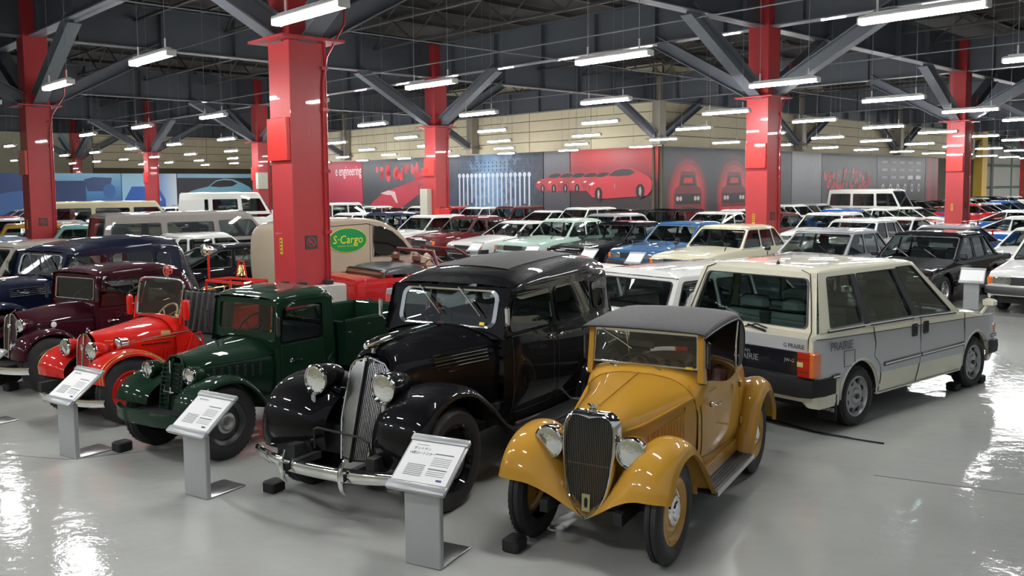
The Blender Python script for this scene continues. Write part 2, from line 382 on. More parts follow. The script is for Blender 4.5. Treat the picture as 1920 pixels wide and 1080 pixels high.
# lattice joists and purlins
def joist(u0, u1, v):
    mb = MB(); L = u1 - u0; n = 12
    for z in (6.95, 7.75): mb.box((L / 2, 0, z), (L, .09, .06))
    for k in range(n):
        x0, x1 = L * k / n, L * (k + 1) / n
        za, zb = (6.95, 7.75) if k % 2 == 0 else (7.75, 6.95)
        mb.tube([(x0, 0, za), (x1, 0, zb)], .026, 4, cap=False)
    return mb.mesh('roof_truss', TRUSS, False)
jm = joist(0, GS, 0); jm.name = 'roof_truss'
pm = MB(); pm.box((GS / 2, 0, 7.86), (GS, .07, .14)); pm.box((GS / 2, 0, 7.80), (GS, .12, .012)); pm = pm.mesh('roof_purlin', TRUSS, False)
ceil_root = empty('ceiling', (0, 0, 0)); ceil_root['kind'] = 'structure'
for i in range(-1, 4):
    for j in range(-1, 7):
        if i >= 1 and j >= 2: continue
        if i == -1 and j > 2: continue
        for k in range(1, 5):
            v = (j + k / 5) * GS; p = UV(i * GS, v); link('roof_truss', jm, ceil_root, (p.x, p.y, 0), (0, 0, YU))
        for k in range(1, 7):
            p = UV((i + k / 6.5) * GS, j * GS); link('roof_purlin', pm, ceil_root, (p.x, p.y, 0), (0, 0, YV))
dk = MB(); n = 0
for (u0, u1, v0, v1) in ((-14, 53, -14, 27), (-14, 18, 27, 100)):
    a, c, d, e = UV(u0, v0, 8), UV(u1, v0, 8), UV(u1, v1, 8), UV(u0, v1, 8); dk.quad(a, c, d, e); dk.quad(a + Vector((0, 0, .1)), c + Vector((0, 0, .1)), d + Vector((0, 0, .1)), e + Vector((0, 0, .1)))
dk.obj('roof_deck', DECK, ceil_root, smooth=False)
# service pipes under the steel
PIPE = mat('galvanised_pipe', (.2, .21, .22), .5, .4)
for v in (3.1, 9.9, 19.4):
    mb = MB(); a, c = UV(-13, v, 6.05), UV(12.8 if v > 27 else 40, v, 6.05); mb.tube([a, c], .018, 6); mb.obj('service_pipe', PIPE, ceil_root)
for u in (-5.5, 6.6):
    mb = MB(); a, c = UV(u, -12, 6.12), UV(u, 50, 6.12); mb.tube([a, c], .016, 6); mb.obj('service_pipe', PIPE, ceil_root)
# ---- walls, boarded above the murals
BEIGE = mat('beige_wall_board', hexc('cdc4a6'), .7, noise=.06, nscale=2)
SEAM = mat('wall_joint', hexc('4c4838'), .8)
def wall(name, a, c, z0=4.15, z1=8.0, bw=4.34, bh=.55, back=.12):
    d = c - a; L = d.length; rz = math.atan2(d.y, d.x)
    mb = MB(); mb.box((L / 2, back, z1 / 2), (L, .1, z1)); w = mb.obj(name, SEAM, None, smooth=False); w.location = a; w.rotation_euler = (0, 0, rz); w['kind'] = 'structure'
    nx_ = max(1, round(L / bw)); bw = L / nx_
    me = MB(); me.box((bw / 2, back - .07, bh / 2), (bw - .035, .05, bh - .03), bev=.008); me = me.mesh('wall_board', BEIGE, False)
    nx = max(1, round(L / bw)); bw = L / nx; nz = int((z1 - z0) / bh + .5)
    for k in range(nz):
        for i in range(nx): link('wall_board', me, w, (i * bw, 0, z0 + k * bh))
    return w
WR = wall('wall_right', UV(13.35, 26.2, 0), UV(13.35, 67, 0))
WB_ = wall('wall_back', UV(52.2, 26.35, 0), UV(13.1, 26.35, 0))
WL = wall('wall_left', UV(52.2, 14.2, 0), UV(52.2, 26.4, 0), z0=3.9)
# shutters and yellow pillar past the mural on the right
YEL = mat('yellow_pillar_paint', hexc('cda94c'), .6); SHUT = mat('white_shutter', hexc('efeee8'), .5); GRN = mat('pale_green_frame', hexc('8fb0a0'), .5)
mb = MB(); uvbox(mb, 13.4, 67.6, 4, 1.2, 1.1, 8); o = mb.obj('yellow_pillar', YEL, None, smooth=False); o['kind'] = 'structure'
sw = empty('wall_far_right', UV(15.5, 68, 0), YV); sw['kind'] = 'structure'
mb = MB(); mb.box((15, .2, 4), (30, .1, 8)); mb.obj('backing', STEELD, sw, smooth=False)
pm_ = MB(); pm_.box((0, 0, 0), (4.7, .06, 1.75), bev=.02); pm_ = pm_.mesh('shutter_panel', SHUT, False)
for k in range(6):
    for r_ in range(3): link('shutter_panel', pm_, sw, (2.5 + k * 5, .1, .95 + r_ * 1.95))
fm = MB(); fm.box((0, 0, 3.2), (.16, .12, 6.4)); fm = fm.mesh('frame_post', GRN, False)
for k in range(7): link('frame_post', fm, sw, (k * 5, .06, 0))
fm = MB(); fm.box((15, .05, 0), (30, .1, .12)); fm = fm.mesh('frame_rail', GRN, False)
for z in (1.92, 3.87, 5.85): link('frame_rail', fm, sw, (0, 0, z))
mb = MB(); mb.tube([(9.0, -.2, 0), (9.0, -.2, 6)], .12, 10); mb.obj('downpipe', PIPE, sw)
# enclosing plain walls out of sight
for n_, a, c in (('wall_near', UV(-34, -28), UV(58, -28)), ('wall_far', UV(-34, 98), UV(16, 98)), ('wall_side', UV(-34, -28), UV(-34, 98)), ('wall_left_far', UV(58, -28), UV(58, 26))):
    mb = MB(); d = c - a; mid = (a + c) / 2; mb.box((mid.x, mid.y, 4), (d.length, .2, 8), rz=math.atan2(d.y, d.x)); o = mb.obj(n_, BEIGE, None, smooth=False); o['kind'] = 'structure'
# ---- murals: printed boards fixed to the walls
def mural(a, rz, s0, s1, z1, m_, label, z0=0.0):
    o = MB(); o.box(((s1 - s0) / 2, -.03, (z0 + z1) / 2), (s1 - s0, .05, z1 - z0)); o = o.obj('mural_board', m_, None, smooth=False)
    d = Vector((math.cos(rz), math.sin(rz), 0)); o.location = a + d * s0; o.rotation_euler = (0, 0, rz); tag(o, label, 'mural', 'printed murals along the hall walls'); return o
def polys(par, name, m_, lists, y=-.058):
    y = -.07 - (abs(y) - .058) * 6
    mb = MB()
    for k, pts in enumerate(lists): mb.add([(p[0], y, p[1]) for p in pts], [tuple(range(len(pts)))])
    o = mb.obj(name, m_, par, smooth=False)
    if len(lists) > 4: o['kind'] = 'stuff'
    return o
def ell(cx, cz, a, b, n=18): return [(cx + a * math.cos(2 * math.pi * k / n), cz + b * math.sin(2 * math.pi * k / n)) for k in range(n)]
def tf(pts, x, z, sx, sz): return [(x + p[0] * sx, z + p[1] * sz) for p in pts]
MP = lambda n, c: mat('print_' + n, hexc(c), .4)
# a sports car seen from its front quarter, nose to the left, in a unit box 1 wide .36 high
C_BODY = [(0, .10), (.01, .17), (.06, .215), (.2, .25), (.33, .275), (.44, .345), (.56, .37), (.70, .36), (.84, .31), (.95, .26), (1, .2), (.99, .1), (.93, .04), (.3, .0), (.1, .02)]
C_WIN = [(.35, .275), (.45, .335), (.56, .352), (.68, .345), (.76, .31), (.68, .275), (.5, .265)]
C_LAMP = [(.04, .17), (.1, .2), (.14, .19), (.09, .16)]
def side_car(par, x, z, w, body, flip=1, h=1.0, k=0):
    e = .0012 * k
    polys(par, 'printed_car', body, [tf(C_BODY, x, z, w * flip, w * h)], .058 + e); polys(par, 'printed_window', MP('dark', '1d1518'), [tf(C_WIN, x, z, w * flip, w * h)], .0584 + e); polys(par, 'printed_lamp', MP('pale', 'd9c9c6'), [tf(C_LAMP, x, z, w * flip, w * h)], .0584 + e)
    polys(par, 'printed_wheel', MP('wheel', '17131a'), [tf(ell(.2, .055, .06, .085), x, z, w * flip, w * h), tf(ell(.83, .09, .065, .085), x, z, w * flip, w * h)], .0588 + e)
    polys(par, 'printed_spokes', MP('spoke', 'a88f8f'), [tf(ell(.2, .055, .018, .06, 5), x, z, w * flip, w * h), tf(ell(.83, .09, .02, .06, 5), x, z, w * flip, w * h)], .0592 + e)
def front_car(par, x, z, w, body, dark):
    B = [(-.5, 0), (-.5, .3), (-.45, .42), (-.33, .46), (-.27, .72), (-.22, .77), (.22, .77), (.27, .72), (.33, .46), (.45, .42), (.5, .3), (.5, 0)]
    polys(par, 'printed_car', body, [tf(B, x, z, w, w)], -.058)
    polys(par, 'printed_window', dark, [tf([(-.29, .47), (-.235, .69), (.235, .69), (.29, .47)], x, z, w, w), tf([(-.44, .08), (-.44, .3), (.44, .3), (.44, .08)], x, z, w, w)], -.0585)
    polys(par, 'printed_lamp', MP('pale', 'd9c9c6'), [tf(ell(c_, .2, .05, .05, 12), x, z, w, w) for c_ in (-.37, -.26, .26, .37)], -.059)
    polys(par, 'printed_window_glow', MP('redglow', 'd2343c'), [tf([(-.18, .52), (-.15, .64), (.15, .64), (.18, .52)], x, z, w, w)], -.059)
aR = UV(13.35, 26.2, 0); r0 = 26.2
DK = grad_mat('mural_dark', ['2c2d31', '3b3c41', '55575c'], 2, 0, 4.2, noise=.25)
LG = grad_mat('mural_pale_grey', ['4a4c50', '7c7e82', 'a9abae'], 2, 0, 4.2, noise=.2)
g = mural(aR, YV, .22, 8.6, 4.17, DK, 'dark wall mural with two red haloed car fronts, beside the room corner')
for cx, nm in ((2.3, 0), (6.35, 1)):
    for k, (ra, rb, colr) in enumerate(((1.75, 2.15, '5c2f34'), (1.55, 1.88, '8f333a'), (1.38, 1.64, 'bd343c'), (1.15, 1.35, 'd9444a'))):
        polys(g, 'printed_halo', MP('halo%d' % k, colr), [ell(cx, 1.75, ra, rb, 26)], -.0565 - k * .0003)
    front_car(g, cx, 1.25, 2.3, MP('carred', '7b2a30'), MP('dark2', '2a1d20'))
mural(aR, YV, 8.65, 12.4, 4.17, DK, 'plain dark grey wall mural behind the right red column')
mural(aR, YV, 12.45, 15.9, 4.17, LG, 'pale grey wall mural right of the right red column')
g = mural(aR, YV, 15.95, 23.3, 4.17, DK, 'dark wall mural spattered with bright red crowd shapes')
rnd = random.Random(3); L1 = []
for k in range(90):
    x = .3 + 6.4 * rnd.random(); hh = .5 + 1.1 * math.exp(-((x - 3.3) / 2.6) ** 2); L1.append(ell(x, 2.45 + hh * (rnd.random() - .45), .06 + .1 * rnd.random(), .08 + .2 * rnd.random(), 6))
polys(g, 'printed_crowd', MP('crowd', 'c2303c'), L1)
L1 = [ell(1.2 + 2.6 * q, 1.55 + dz, a_, b_, 10) for q in (0, 1) for dz, a_, b_ in ((0, .42, .5), (.5, .22, .22), (-.5, .5, .3))]
polys(g, 'printed_driver', MP('driver', 'b42f38'), L1, -.0585); polys(g, 'printed_suit', MP('suit', 'd9c6c4'), [ell(1.2 + 2.6 * q, 1.75, .18, .1, 8) for q in (0, 1)], -.059)
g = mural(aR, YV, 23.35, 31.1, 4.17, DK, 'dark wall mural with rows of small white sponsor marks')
L1 = []; L2 = []
for r_, z in enumerate((3.75, 3.25, 2.75)):
    for c_ in range(5):
        x = .7 + c_ * 1.35; w = .85
        if r_ == 2 and c_ >= 3: L1.append([(x, z - .13), (x + w, z - .13), (x + w, z + .13), (x, z + .13)]); continue
        for q in range(5): L2.append([(x + q * .17, z - .08), (x + q * .17 + .11, z - .08), (x + q * .17 + .13, z + .09), (x + q * .17 + .02, z + .09)])
polys(g, 'sponsor_mark', MP('mark', 'd0d0d0'), L1 + L2)
polys(g, 'printed_emblem', MP('ring', 'c4c4c8'), [ell(.9 + k * 1.15, 2.05, .22, .3, 12) for k in range(6)]); polys(g, 'printed_emblem_core', MP('ringcore', '3a3b40'), [ell(.9 + k * 1.15, 2.05, .12, .16, 12) for k in range(6)], -.0585)
mural(aR, YV, 31.15, 33.4, 4.17, grad_mat('mural_red_strip', ['35262b', 'a52e38', '5a2a30', '9f2c36'], 0, 0, 2.2), 'narrow red and black wall mural at the far right end')
# back wall, s grows towards the corner (s = 52.2 - u)
aB = UV(52.2, 26.35, 0); yB = YU + math.pi
g = mural(aB, yB, 9.6, 14.7, 4.17, grad_mat('mural_crimson', ['84303f', '9c2f3e', 'a8344a'], 2, 0, 4.2), 'crimson wall mural with white engineering lettering beside the big red column')
text_mesh('e engineering', .95, MP('white', 'ded3d3'), 'lettering', g, face_mat((5.0, -.06, 3.5), (1, 0, 0), (0, 0, 1)), .001, 'RIGHT', xs=.62)
g = mural(aB, yB, 14.75, 23.4, 4.17, DK, 'dark wall mural with a glossy red car and red crowd shapes')
polys(g, 'printed_car', MP('redcar', 'a83340'), [[(.2, .6), (1.2, 1.5), (2.6, 2.1), (5.2, 2.7), (8.2, 3.5), (8.5, 3.5), (8.5, 2.5), (6, 1.9), (4.5, 1.2), (4.2, .5)]])
polys(g, 'printed_lamp', MP('pale2', 'c9a6a6'), [[(2.0, 2.0), (2.9, 2.2), (3.6, 2.1), (3.9, 1.4), (3.7, 1.4), (3.2, 1.9), (2.7, 1.9)]], -.0585)
L1 = [ell(1.2 + 5.5 * rnd.random(), 3.3 + .7 * (rnd.random() - .5), .12 + .16 * rnd.random(), .12 + .3 * rnd.random(), 7) for k in range(26)]
polys(g, 'printed_crowd', MP('crowd', 'c2303c'), L1)
text_mesh('Em', 1.0, MP('redtext', '7d3a45'), 'lettering', g, face_mat((6.6, -.078, 2.2), (1, 0, 0), (0, 0, 1)), .0005)
g = mural(aB, yB, 23.45, 31.5, 4.17, grad_mat('mural_tool_blue', ['2a2f3c', '37465c', '6d8fb0', '3c4a60', '2c2f36'], 0, 0, 8, noise=.5, nscale=3), 'blue and grey wall mural of wrenches on a pegboard')
L1 = [[(1.2 + k * .36, 2.9 - .0 * k), (1.32 + k * .36, 2.9), (1.32 + k * .36, 1.0 + .15 * (k % 4)), (1.2 + k * .36, 1.0 + .15 * (k % 4))] for k in range(17)]
polys(g, 'printed_wrench', MP('wrench', 'b4bcc4'), L1); polys(g, 'printed_wrench_head', MP('wrench', 'b4bcc4'), [ell(1.26 + k * .36, 3.0, .14, .14, 9) for k in range(17)])
polys(g, 'peg_hole', MP('peg', '1f2a40'), [ell(.5 + (k % 22) * .33, 3.3 + .2 * (k // 22), .05, .06, 5) for k in range(66)])
mural(aB, yB, 31.55, 33.4, 4.17, grad_mat('mural_gloom', ['2c2d31', '45444a', '5b5a60'], 2, 0, 4.2), 'narrow dark grey wall mural left of the red cars')
g = mural(aB, yB, 33.45, 38.95, 4.17, grad_mat('mural_red_fade', ['222022', '2a2224', '3c2227', '8f2a33', 'c24a4c'], 2, .6, 4.2), 'red and black wall mural of six red sports cars in a row')
# six cars: the frontmost is the largest
for k in range(5):
    x = -2.5 + k * .82; side_car(g, x, 2.1 - .0 * k, 2.6 - .0 * k, MP('sc%d' % (k % 2), ('8f2f38', 'a5373f')[k % 2]), k=k)
side_car(g, 1.1, 1.72, 4.1, MP('scf', 'a82a34'), k=5)
# left partition murals, 3.45 m high, in front of the left wall
aL = UV(50.6, 26.2, 0)
mb = MB(); mb.box((-30, .12, 1.72), (60, .2, 3.44)); pt = mb.obj('wall_partition', STEELD, None, smooth=False); pt.location = UV(50.6, 26.2, 0); pt.rotation_euler = (0, 0, YV); pt['kind'] = 'structure'
sL = lambda v: UV(50.6, v, 0)
def lm(v0, v1, m_, label): return mural(sL(v0), YV, 0, v1 - v0, 3.5, m_, label)
BLK = grad_mat('mural_black', ['1b1d22', '26282e', '2c2f36'], 2, 0, 3.5)
g = lm(19.3, 26.1, BLK, 'black wall mural of a light blue racing coupe')
side_car(g, .55, .9, 5.3, MP('ltblue', '6fa3b8'), 1, 1.15); polys(g, 'printed_lower_body', MP('dblue', '22384f'), [[(.6, .9), (.6, 1.7), (3.2, 1.55), (3.2, .8)]], -.059)
polys(g, 'printed_number', MP('pale', 'd9c9c6'), [[(3.6, 1.5), (4.6, 1.6), (4.6, 2.0), (3.6, 1.95)]], -.0592)
polys(g, 'printed_band', MP('sky', '8fb6cc'), [[(0, 3.2), (6.8, 3.2), (6.8, 3.5), (0, 3.5)]])
g = lm(17.2, 19.25, grad_mat('mural_blue_white', ['3a62a0', '7f9fc8', 'c9d6e0'], 0, 0, 2), 'blue and white wall mural of a blue hatchback behind a column')
polys(g, 'printed_car', MP('bluecar', '2c5aa8'), [[(-1.6, .2), (-1.6, 1.7), (-1.1, 2.6), (.7, 2.6), (1.2, 1.7), (1.3, .2)]]); polys(g, 'printed_window', MP('bw', '8fb0d0'), [[(.1, 1.6), (.1, 2.4), (.6, 2.4), (.95, 1.6)]], -.0585)
g = lm(15.45, 17.15, grad_mat('mural_light_blue', ['6d9fc0', '8db9d2', '9cc4d8'], 2, 0, 3.5), 'plain light blue wall mural between two blue car murals')
g = lm(9.9, 15.4, grad_mat('mural_mid_blue', ['16305e', '24508a', '4f86b4', '86b2cf'], 2, .3, 3.5, noise=.1), 'blue wall mural with a close view of a car door mirror')
polys(g, 'printed_mirror', MP('mir', '1c3a66'), [[(3.3, 2.3), (3.1, 3.1), (3.7, 3.25), (4.9, 3.2), (4.7, 2.3)]]); polys(g, 'printed_dark_door', MP('mir2', '15305a'), [[(.9, 1.2), (.9, 3.0), (3.2, 3.0), (3.2, 1.2)]])
polys(g, 'printed_wheel', MP('mir3', '2f5f95'), [ell(4.7, 2.3, .42, .5, 16)], -.0585)
g = lm(-4, 9.85, grad_mat('mural_deep_blue', ['0f1b36', '16284e', '223f70'], 2, 0, 3.5, noise=.3, nscale=.8), 'deep blue wall mural at the far left behind a column')
polys(g, 'printed_car', MP('dkb', '35588c'), [[(9, .6), (9.5, 1.6), (12.5, 2.3), (13.6, 2.4), (13.6, .5)]])
# ================================================================ lamps
TUBE = mat('lamp_tube', (1, 1, 1), .3, emit=(1.0, 1.0, 1.0), estr=LAMP_POWER)
HOUS = mat('lamp_housing', hexc('d8dad8'), .4); WIRE = mat('hanging_wire', hexc('8a8d90'), .4, .5)
LL = 1.26; LZ = CH + 1.7225
hm = MB(); hm.box((0, 0, .03), (.15, LL, .045), bev=.012)
for s_ in (-1, 1): hm.box((0, s_ * LL * .5, .0), (.13, .03, .08), bev=.008)
hm.box((0, 0, .06), (.07, LL * .9, .03)); hm = hm.mesh('housing', HOUS, False)
tm = MB()
for x in (-.045, .045): tm.tube([(x, -LL / 2 + .02, -.012), (x, LL / 2 - .02, -.012)], .022, 8)
tm = tm.mesh('fluorescent_tubes', TUBE)
wm = MB()
for y in (-.45, .45): wm.tube([(0, y, .06), (0, y, .2)], .012, 5)
wm = wm.mesh('hanger', HOUS)
wm2 = MB()
for y in (-.45, .45): wm2.tube([(0, y, .2), (0, y, 8.0 - LZ)], .004, 4, cap=False)
wm2 = wm2.mesh('suspension_wire', WIRE)
lamp0 = empty('hanging_lamp', (0, 0, 0)); link('housing', hm, lamp0); link('tubes', tm, lamp0); link('hanger', wm, lamp0); link('suspension_wire', wm2, lamp0)
US = [-7.97, -3.92, .03, 3.93] + [8.25 + 4.34 * k for k in range(10)]
VS = [-10.8, -6.5, -2.12, 2.52, 7.02, 11.4, 15.71, 20.01, 24.22, 28.29, 32.6, 36.9, 41.2, 45.5, 49.8, 54.1, 58.4, 62.7, 67.0, 71.4, 75.7, 80.0, 84.4]
ORD = 'first second third fourth fifth sixth seventh eighth ninth tenth eleventh twelfth thirteenth fourteenth fifteenth sixteenth seventeenth eighteenth nineteenth twentieth'.split()
ci = cam.matrix_world.inverted()
def project(P):
    q = ci @ Vector(P); return (960 + CF * q.x / -q.z, CCY - CF * q.y / -q.z, -q.z)
HID = {32, 54, 78, 84, 95, 97, 104, 107, 110, 116, 118, 121, 127, 128, 132}; LI = -1
first = True
for a_, u in enumerate(US):
    cnt = 0
    for b_, v in enumerate(VS):
        if u > 12 and v > 25 or u < -9 and v > 12: continue
        if u > 49: continue
        p = UV(u, v, LZ); x, y, d = project(p)
        near = (p - Vector((0, 0, CH))).length < 13
        inview = d > 1 and -60 < x < 1980 and -80 < y < 1080; beyond = v > 55 and x < 2500  # beyond: unseen lamps continuing the grid, added to brighten the far shutters
        if not (inview or near or beyond or (d > -6 and u < 5 and v < 14)): continue
        o = lamp0 if first else copy_tree(lamp0); first = False
        o.location = p; o.rotation_euler = (0, 0, GA)
        LI += 1; shown = inview and LI not in HID
        if shown: cnt += 1
        rowdist = 'row nearest the camera' if a_ == 0 else '%s row back from the camera' % ORD[a_]
        tag(o, 'white twin tube hanging lamp, %s from left in the %s' % (ORD[min(19, max(0, cnt - 1))], rowdist) if shown else 'white twin tube hanging lamp outside the picture' if not inview else 'white twin tube hanging lamp hidden behind columns or murals', 'lamp', 'hanging fluorescent lamps')
# ================================================================ car toolkit (local x forward, y left, z up)
def ring_panel(body, gl, quad, mar, rad=.05, inset=.012, nrm=None, frame=None, fw_=.02):
    """quad = A,B,C,D (bottom-left, bottom-right, top-right, top-left): a rounded window cut in it; returns the window loop"""
    A, B, C, D = [Vector(p) for p in quad]
    w = ((B - A).length + (C - D).length) / 2; h = ((D - A).length + (C - B).length) / 2
    l, r, b, t = mar; u0, u1, v0, v1 = l / w, 1 - r / w, b / h, 1 - t / h; ru, rv = min(rad / w, (u1 - u0) * .45), min(rad / h, (v1 - v0) * .45)
    P = lambda u, v: (A * (1 - u) + B * u) * (1 - v) + (D * (1 - u) + C * u) * v
    k = 4; loop = []; outer = []
    for cx, cy, a0, ox, oy in ((u1 - ru, v0 + rv, -90, 1, 0), (u1 - ru, v1 - rv, 0, 1, 1), (u0 + ru, v1 - rv, 90, 0, 1), (u0 + ru, v0 + rv, 180, 0, 0)):
        for i in range(k + 1):
            a = R(a0 + 90 * i / k); loop.append((cx + ru * math.cos(a), cy + rv * math.sin(a)))
            f = i / k
            e0 = {(1, 0): (cx, 0), (1, 1): (1, cy), (0, 1): (cx, 1), (0, 0): (0, cy)}[(ox, oy)]
            e1 = {(1, 0): (1, cy), (1, 1): (cx, 1), (0, 1): (0, cy), (0, 0): (cx, 0)}[(ox, oy)]
            outer.append(e0 if f < .4 else e1 if f > .6 else (ox, oy))
    n = (B - A).cross(D - A).normalized()
    LP = [P(*q) for q in loop]; OP = [P(*q) for q in outer]; IP = [p - n * inset for p in LP]
    body.grid([OP + [OP[0]], LP + [LP[0]], IP + [IP[0]]])
    gl.fan(IP)
    if frame is not None:
        cen = sum(LP, Vector()) / len(LP)
        F0 = [p + (p - cen).normalized() * fw_ * .2 + n * .006 for p in LP]; F1 = [p - (p - cen).normalized() * fw_ + n * .004 for p in LP]
        F2 = [p + (p - cen).normalized() * fw_ * .25 for p in LP]; F3 = [p - (p - cen).normalized() * fw_ - n * .01 for p in LP]
        frame.grid([F2 + [F2[0]], F0 + [F0[0]], F1 + [F1[0]], F3 + [F3[0]]])
    return LP
WCACHE = {}
def wheel_mesh(Rr, W, style):
    key = (Rr, W, style)
    if key in WCACHE: return WCACHE[key]
    rr = {'vint': .62, 'vintb': .66, 'modern': .66, 'truck': .60}[style] * Rr; h = W / 2
    t = MB(); t.lathe([(rr, h * .75), (rr + (Rr - rr) * .35, h * 1.02), (Rr - (Rr - rr) * .3, h * 1.0), (Rr - .015, h * .82), (Rr, h * .6), (Rr, h * .12), (Rr - .008, h * .1), (Rr - .008, -h * .1), (Rr, -h * .12), (Rr, -h * .6), (Rr - .015, -h * .82), (Rr - (Rr - rr) * .3, -h), (rr, -h * .75)], n=36)
    if style in ('vint', 'vintb', 'truck'):
        for k in range(48):
            a = 2 * math.pi * k / 48; c, s_ = math.cos(a), math.sin(a)
            for sg in (-1, 1):
                t.add([((Rr + .004) * math.cos(a + d), sg * h * y, (Rr + .004) * math.sin(a + d)) for d, y in ((-.03, .62), (.03, .62), (.03, .3), (-.03, .3))], [(0, 1, 2, 3)])
    tm_ = t.mesh('wheel', TYRE, ang=30)
    r_ = MB()
    if style in ('vint', 'truck'):
        r_.lathe([(rr + .012, h * .80), (rr - .004, h * .92), (rr - .012, h * .78), (rr - .03, h * .45), (rr * .80, h * .38), (rr * .74, h * .50), (rr * .55, h * .62), (rr * .40, h * .55), (rr * .3, h * .5), (0, h * .5)], n=32)
    elif style == 'vintb':
        r_.lathe([(rr + .01, h * .8), (rr - .01, h * .85), (rr - .03, h * .4), (rr * .7, h * .35), (rr * .5, h * .6), (0, h * .62)], n=32)
    else:
        r_.lathe([(rr + .006, h * .82), (rr - .008, h * .9), (rr - .014, h * .7), (rr - .03, h * .35), (rr * .82, h * .3), (rr * .6, h * .62), (rr * .46, h * .66), (rr * .42, h * .55), (rr * .36, h * .72), (0, h * .74)], n=32)
    rm_ = r_.mesh('rim', STEEL, ang=30)
    hp = MB()
    if style in ('vint', 'truck'): hp.lathe([(rr * .48, h * .5), (rr * .46, h * .8), (rr * .36, h * .95), (rr * .30, h * .9), (rr * .28, h * 1.12), (rr * .18, h * 1.22), (0, h * 1.25)], n=24)
    elif style == 'vintb': hp.lathe([(rr * .62, h * .6), (rr * .6, h * .8), (rr * .4, h * 1.0), (0, h * 1.1)], n=24)
    else:
        for k in range(8):
            a = 2 * math.pi * (k + .5) / 8; hp.box((rr * .72 * math.cos(a), h * .48, rr * .72 * math.sin(a)), (.055, .02, .045), ry=-a, bev=.008)
    hm_ = hp.mesh('hubcap', CHROME if style != 'modern' else BLACKTRIM)
    b_ = None
    WCACHE[key] = (tm_, rm_, hm_); return WCACHE[key]
def set_mat(o, m_):
    if len(o.data.materials) == 0: return
    o.material_slots[0].link = 'OBJECT'; o.material_slots[0].material = m_
def wheel(par, x, y, Rr, W, style, rim=None, hub=None, steer=0.0, detail=True, z=None, badge=False):
    tm_, rm_, hm_ = wheel_mesh(Rr, W, style); side = 1 if y > 0 else -1
    w = link('wheel', tm_, par, (x, y, Rr if z is None else z), (0, 0, (0 if side > 0 else math.pi) + steer))
    r_ = link('rim', rm_, w)
    if rim: set_mat(r_, rim)
    if detail:
        h_ = link('hubcap', hm_, w)
        if hub: set_mat(h_, hub)
    return w
def tilted(pts, x, z, y0=0.0): return [(x, y0 + p[0], z + p[1]) for p in pts]
def half_loop(pts):   # mirror a half outline (y>=0, from top centre to bottom centre) into a loop
    return pts + [(-a, b) for a, b in reversed(pts) if a > 1e-6]
def headlamp(par, c, r, shell, depth=None, name='headlamp', ring=CHROME, yaw=0.0, n=28):
    depth = depth or r * 1.25; x, y, z = c
    mb = MB(); mb.lathe([(r * .99, 0), (r * .97, -.25 * depth), (r * .85, -.55 * depth), (r * .6, -.82 * depth), (r * .3, -.96 * depth), (0, -depth)], axis='x', n=n)
    o = mb.obj(name, shell, par); o.location = c; o.rotation_euler = (0, 0, yaw)
    mb = MB(); mb.lathe([(r * 1.0, -.01), (r * 1.06, .0), (r * 1.05, .018), (r * .95, .026), (r * .92, .016)], axis='x', n=n); mb.obj('bezel', ring, o)
    mb = MB(); mb.lathe([(r * .95, .012), (r * .8, .018), (r * .5, .024), (r * .2, .027), (0, .028)], axis='x', n=n); mb.obj('lens', LENS, o)
    return o
def chocks(x, y, rz):   # wheel chock: a thing of its own
    pass
def interp(keys, x, c):
    return float(np.interp(x, [k[0] for k in keys], [k[c] for k in keys]))
def modern_body(S, keys, arches, openx, sills=True):
    """keys sorted by x ascending: (x, halfwidth, zbottom, zshoulder, ztop). returns MB of the shell"""
    xs = set()
    for k in keys: xs.add(round(k[0], 4))
    x = keys[0][0]
    while x < keys[-1][0]: xs.add(round(x, 4)); x += .16
    for xa, ra, za in arches:
        for q in np.linspace(-1, 1, 17): xs.add(round(xa + ra * math.sin(q * math.pi / 2), 4))
        xs.add(round(xa - ra - .004, 4)); xs.add(round(xa + ra + .004, 4))
    for o_ in openx or (): xs.add(round(o_, 4))
    xs = sorted(v for v in xs if keys[0][0] <= v <= keys[-1][0]); xs = [v for i, v in enumerate(xs) if i == 0 or v - xs[i - 1] > .0015]
    mb = MB(); rows = []
    for x in xs:
        w, zb, zs, zt = (interp(keys, x, c) for c in (1, 2, 3, 4)); h = zs - zb; za_ = zb
        for xa, ra, zc in arches:
            if abs(x - xa) < ra: za_ = max(za_, zc + math.sqrt(max(0, ra * ra - (x - xa) ** 2)))
        za_ = min(za_, zs - .05); fl = .012 if za_ > zb + .02 else 0
        z3 = zb + h * S.get('crease', .62)
        pts = [(w - .05 + fl * 2, za_ - (.01 if fl else 0)), (w - .015 + fl, za_), (w - .004 + fl, max(za_ + .012, zb + .05)), (w, max(za_ + .03, zb + h * .38)), (w, max(za_ + .036, z3)), (w - .012, max(za_ + .04, zs - .05)), (w - .035, zs), (w - .12, zs + (zt - zs) * .55), (w * .5, zs + (zt - zs) * .92), (0, zt)]
        rows.append([(x, y, z) for y, z in pts])
    n = len(rows[0]); vs = [p for r in rows for p in r]; fs = []
    for i in range(len(rows) - 1):
        xm = (rows[i][0][0] + rows[i + 1][0][0]) / 2
        for j in range(n - 1):
            if openx and openx[0] < xm < openx[1] and j >= 6: continue
            fs.append((i * n + j, i * n + j + 1, (i + 1) * n + j + 1, (i + 1) * n + j))
    mb.add(vs, fs)
    for r, sg in ((rows[0], 1), (rows[-1], -1)):
        c = (r[0][0], 0, r[0][2]); mb.add([c] + r, [tuple(range(n + 1))])
    mb.mirror_y(); return mb
GREY_BUMP = mat('grey_bumper', (.11, .11, .115), .5)
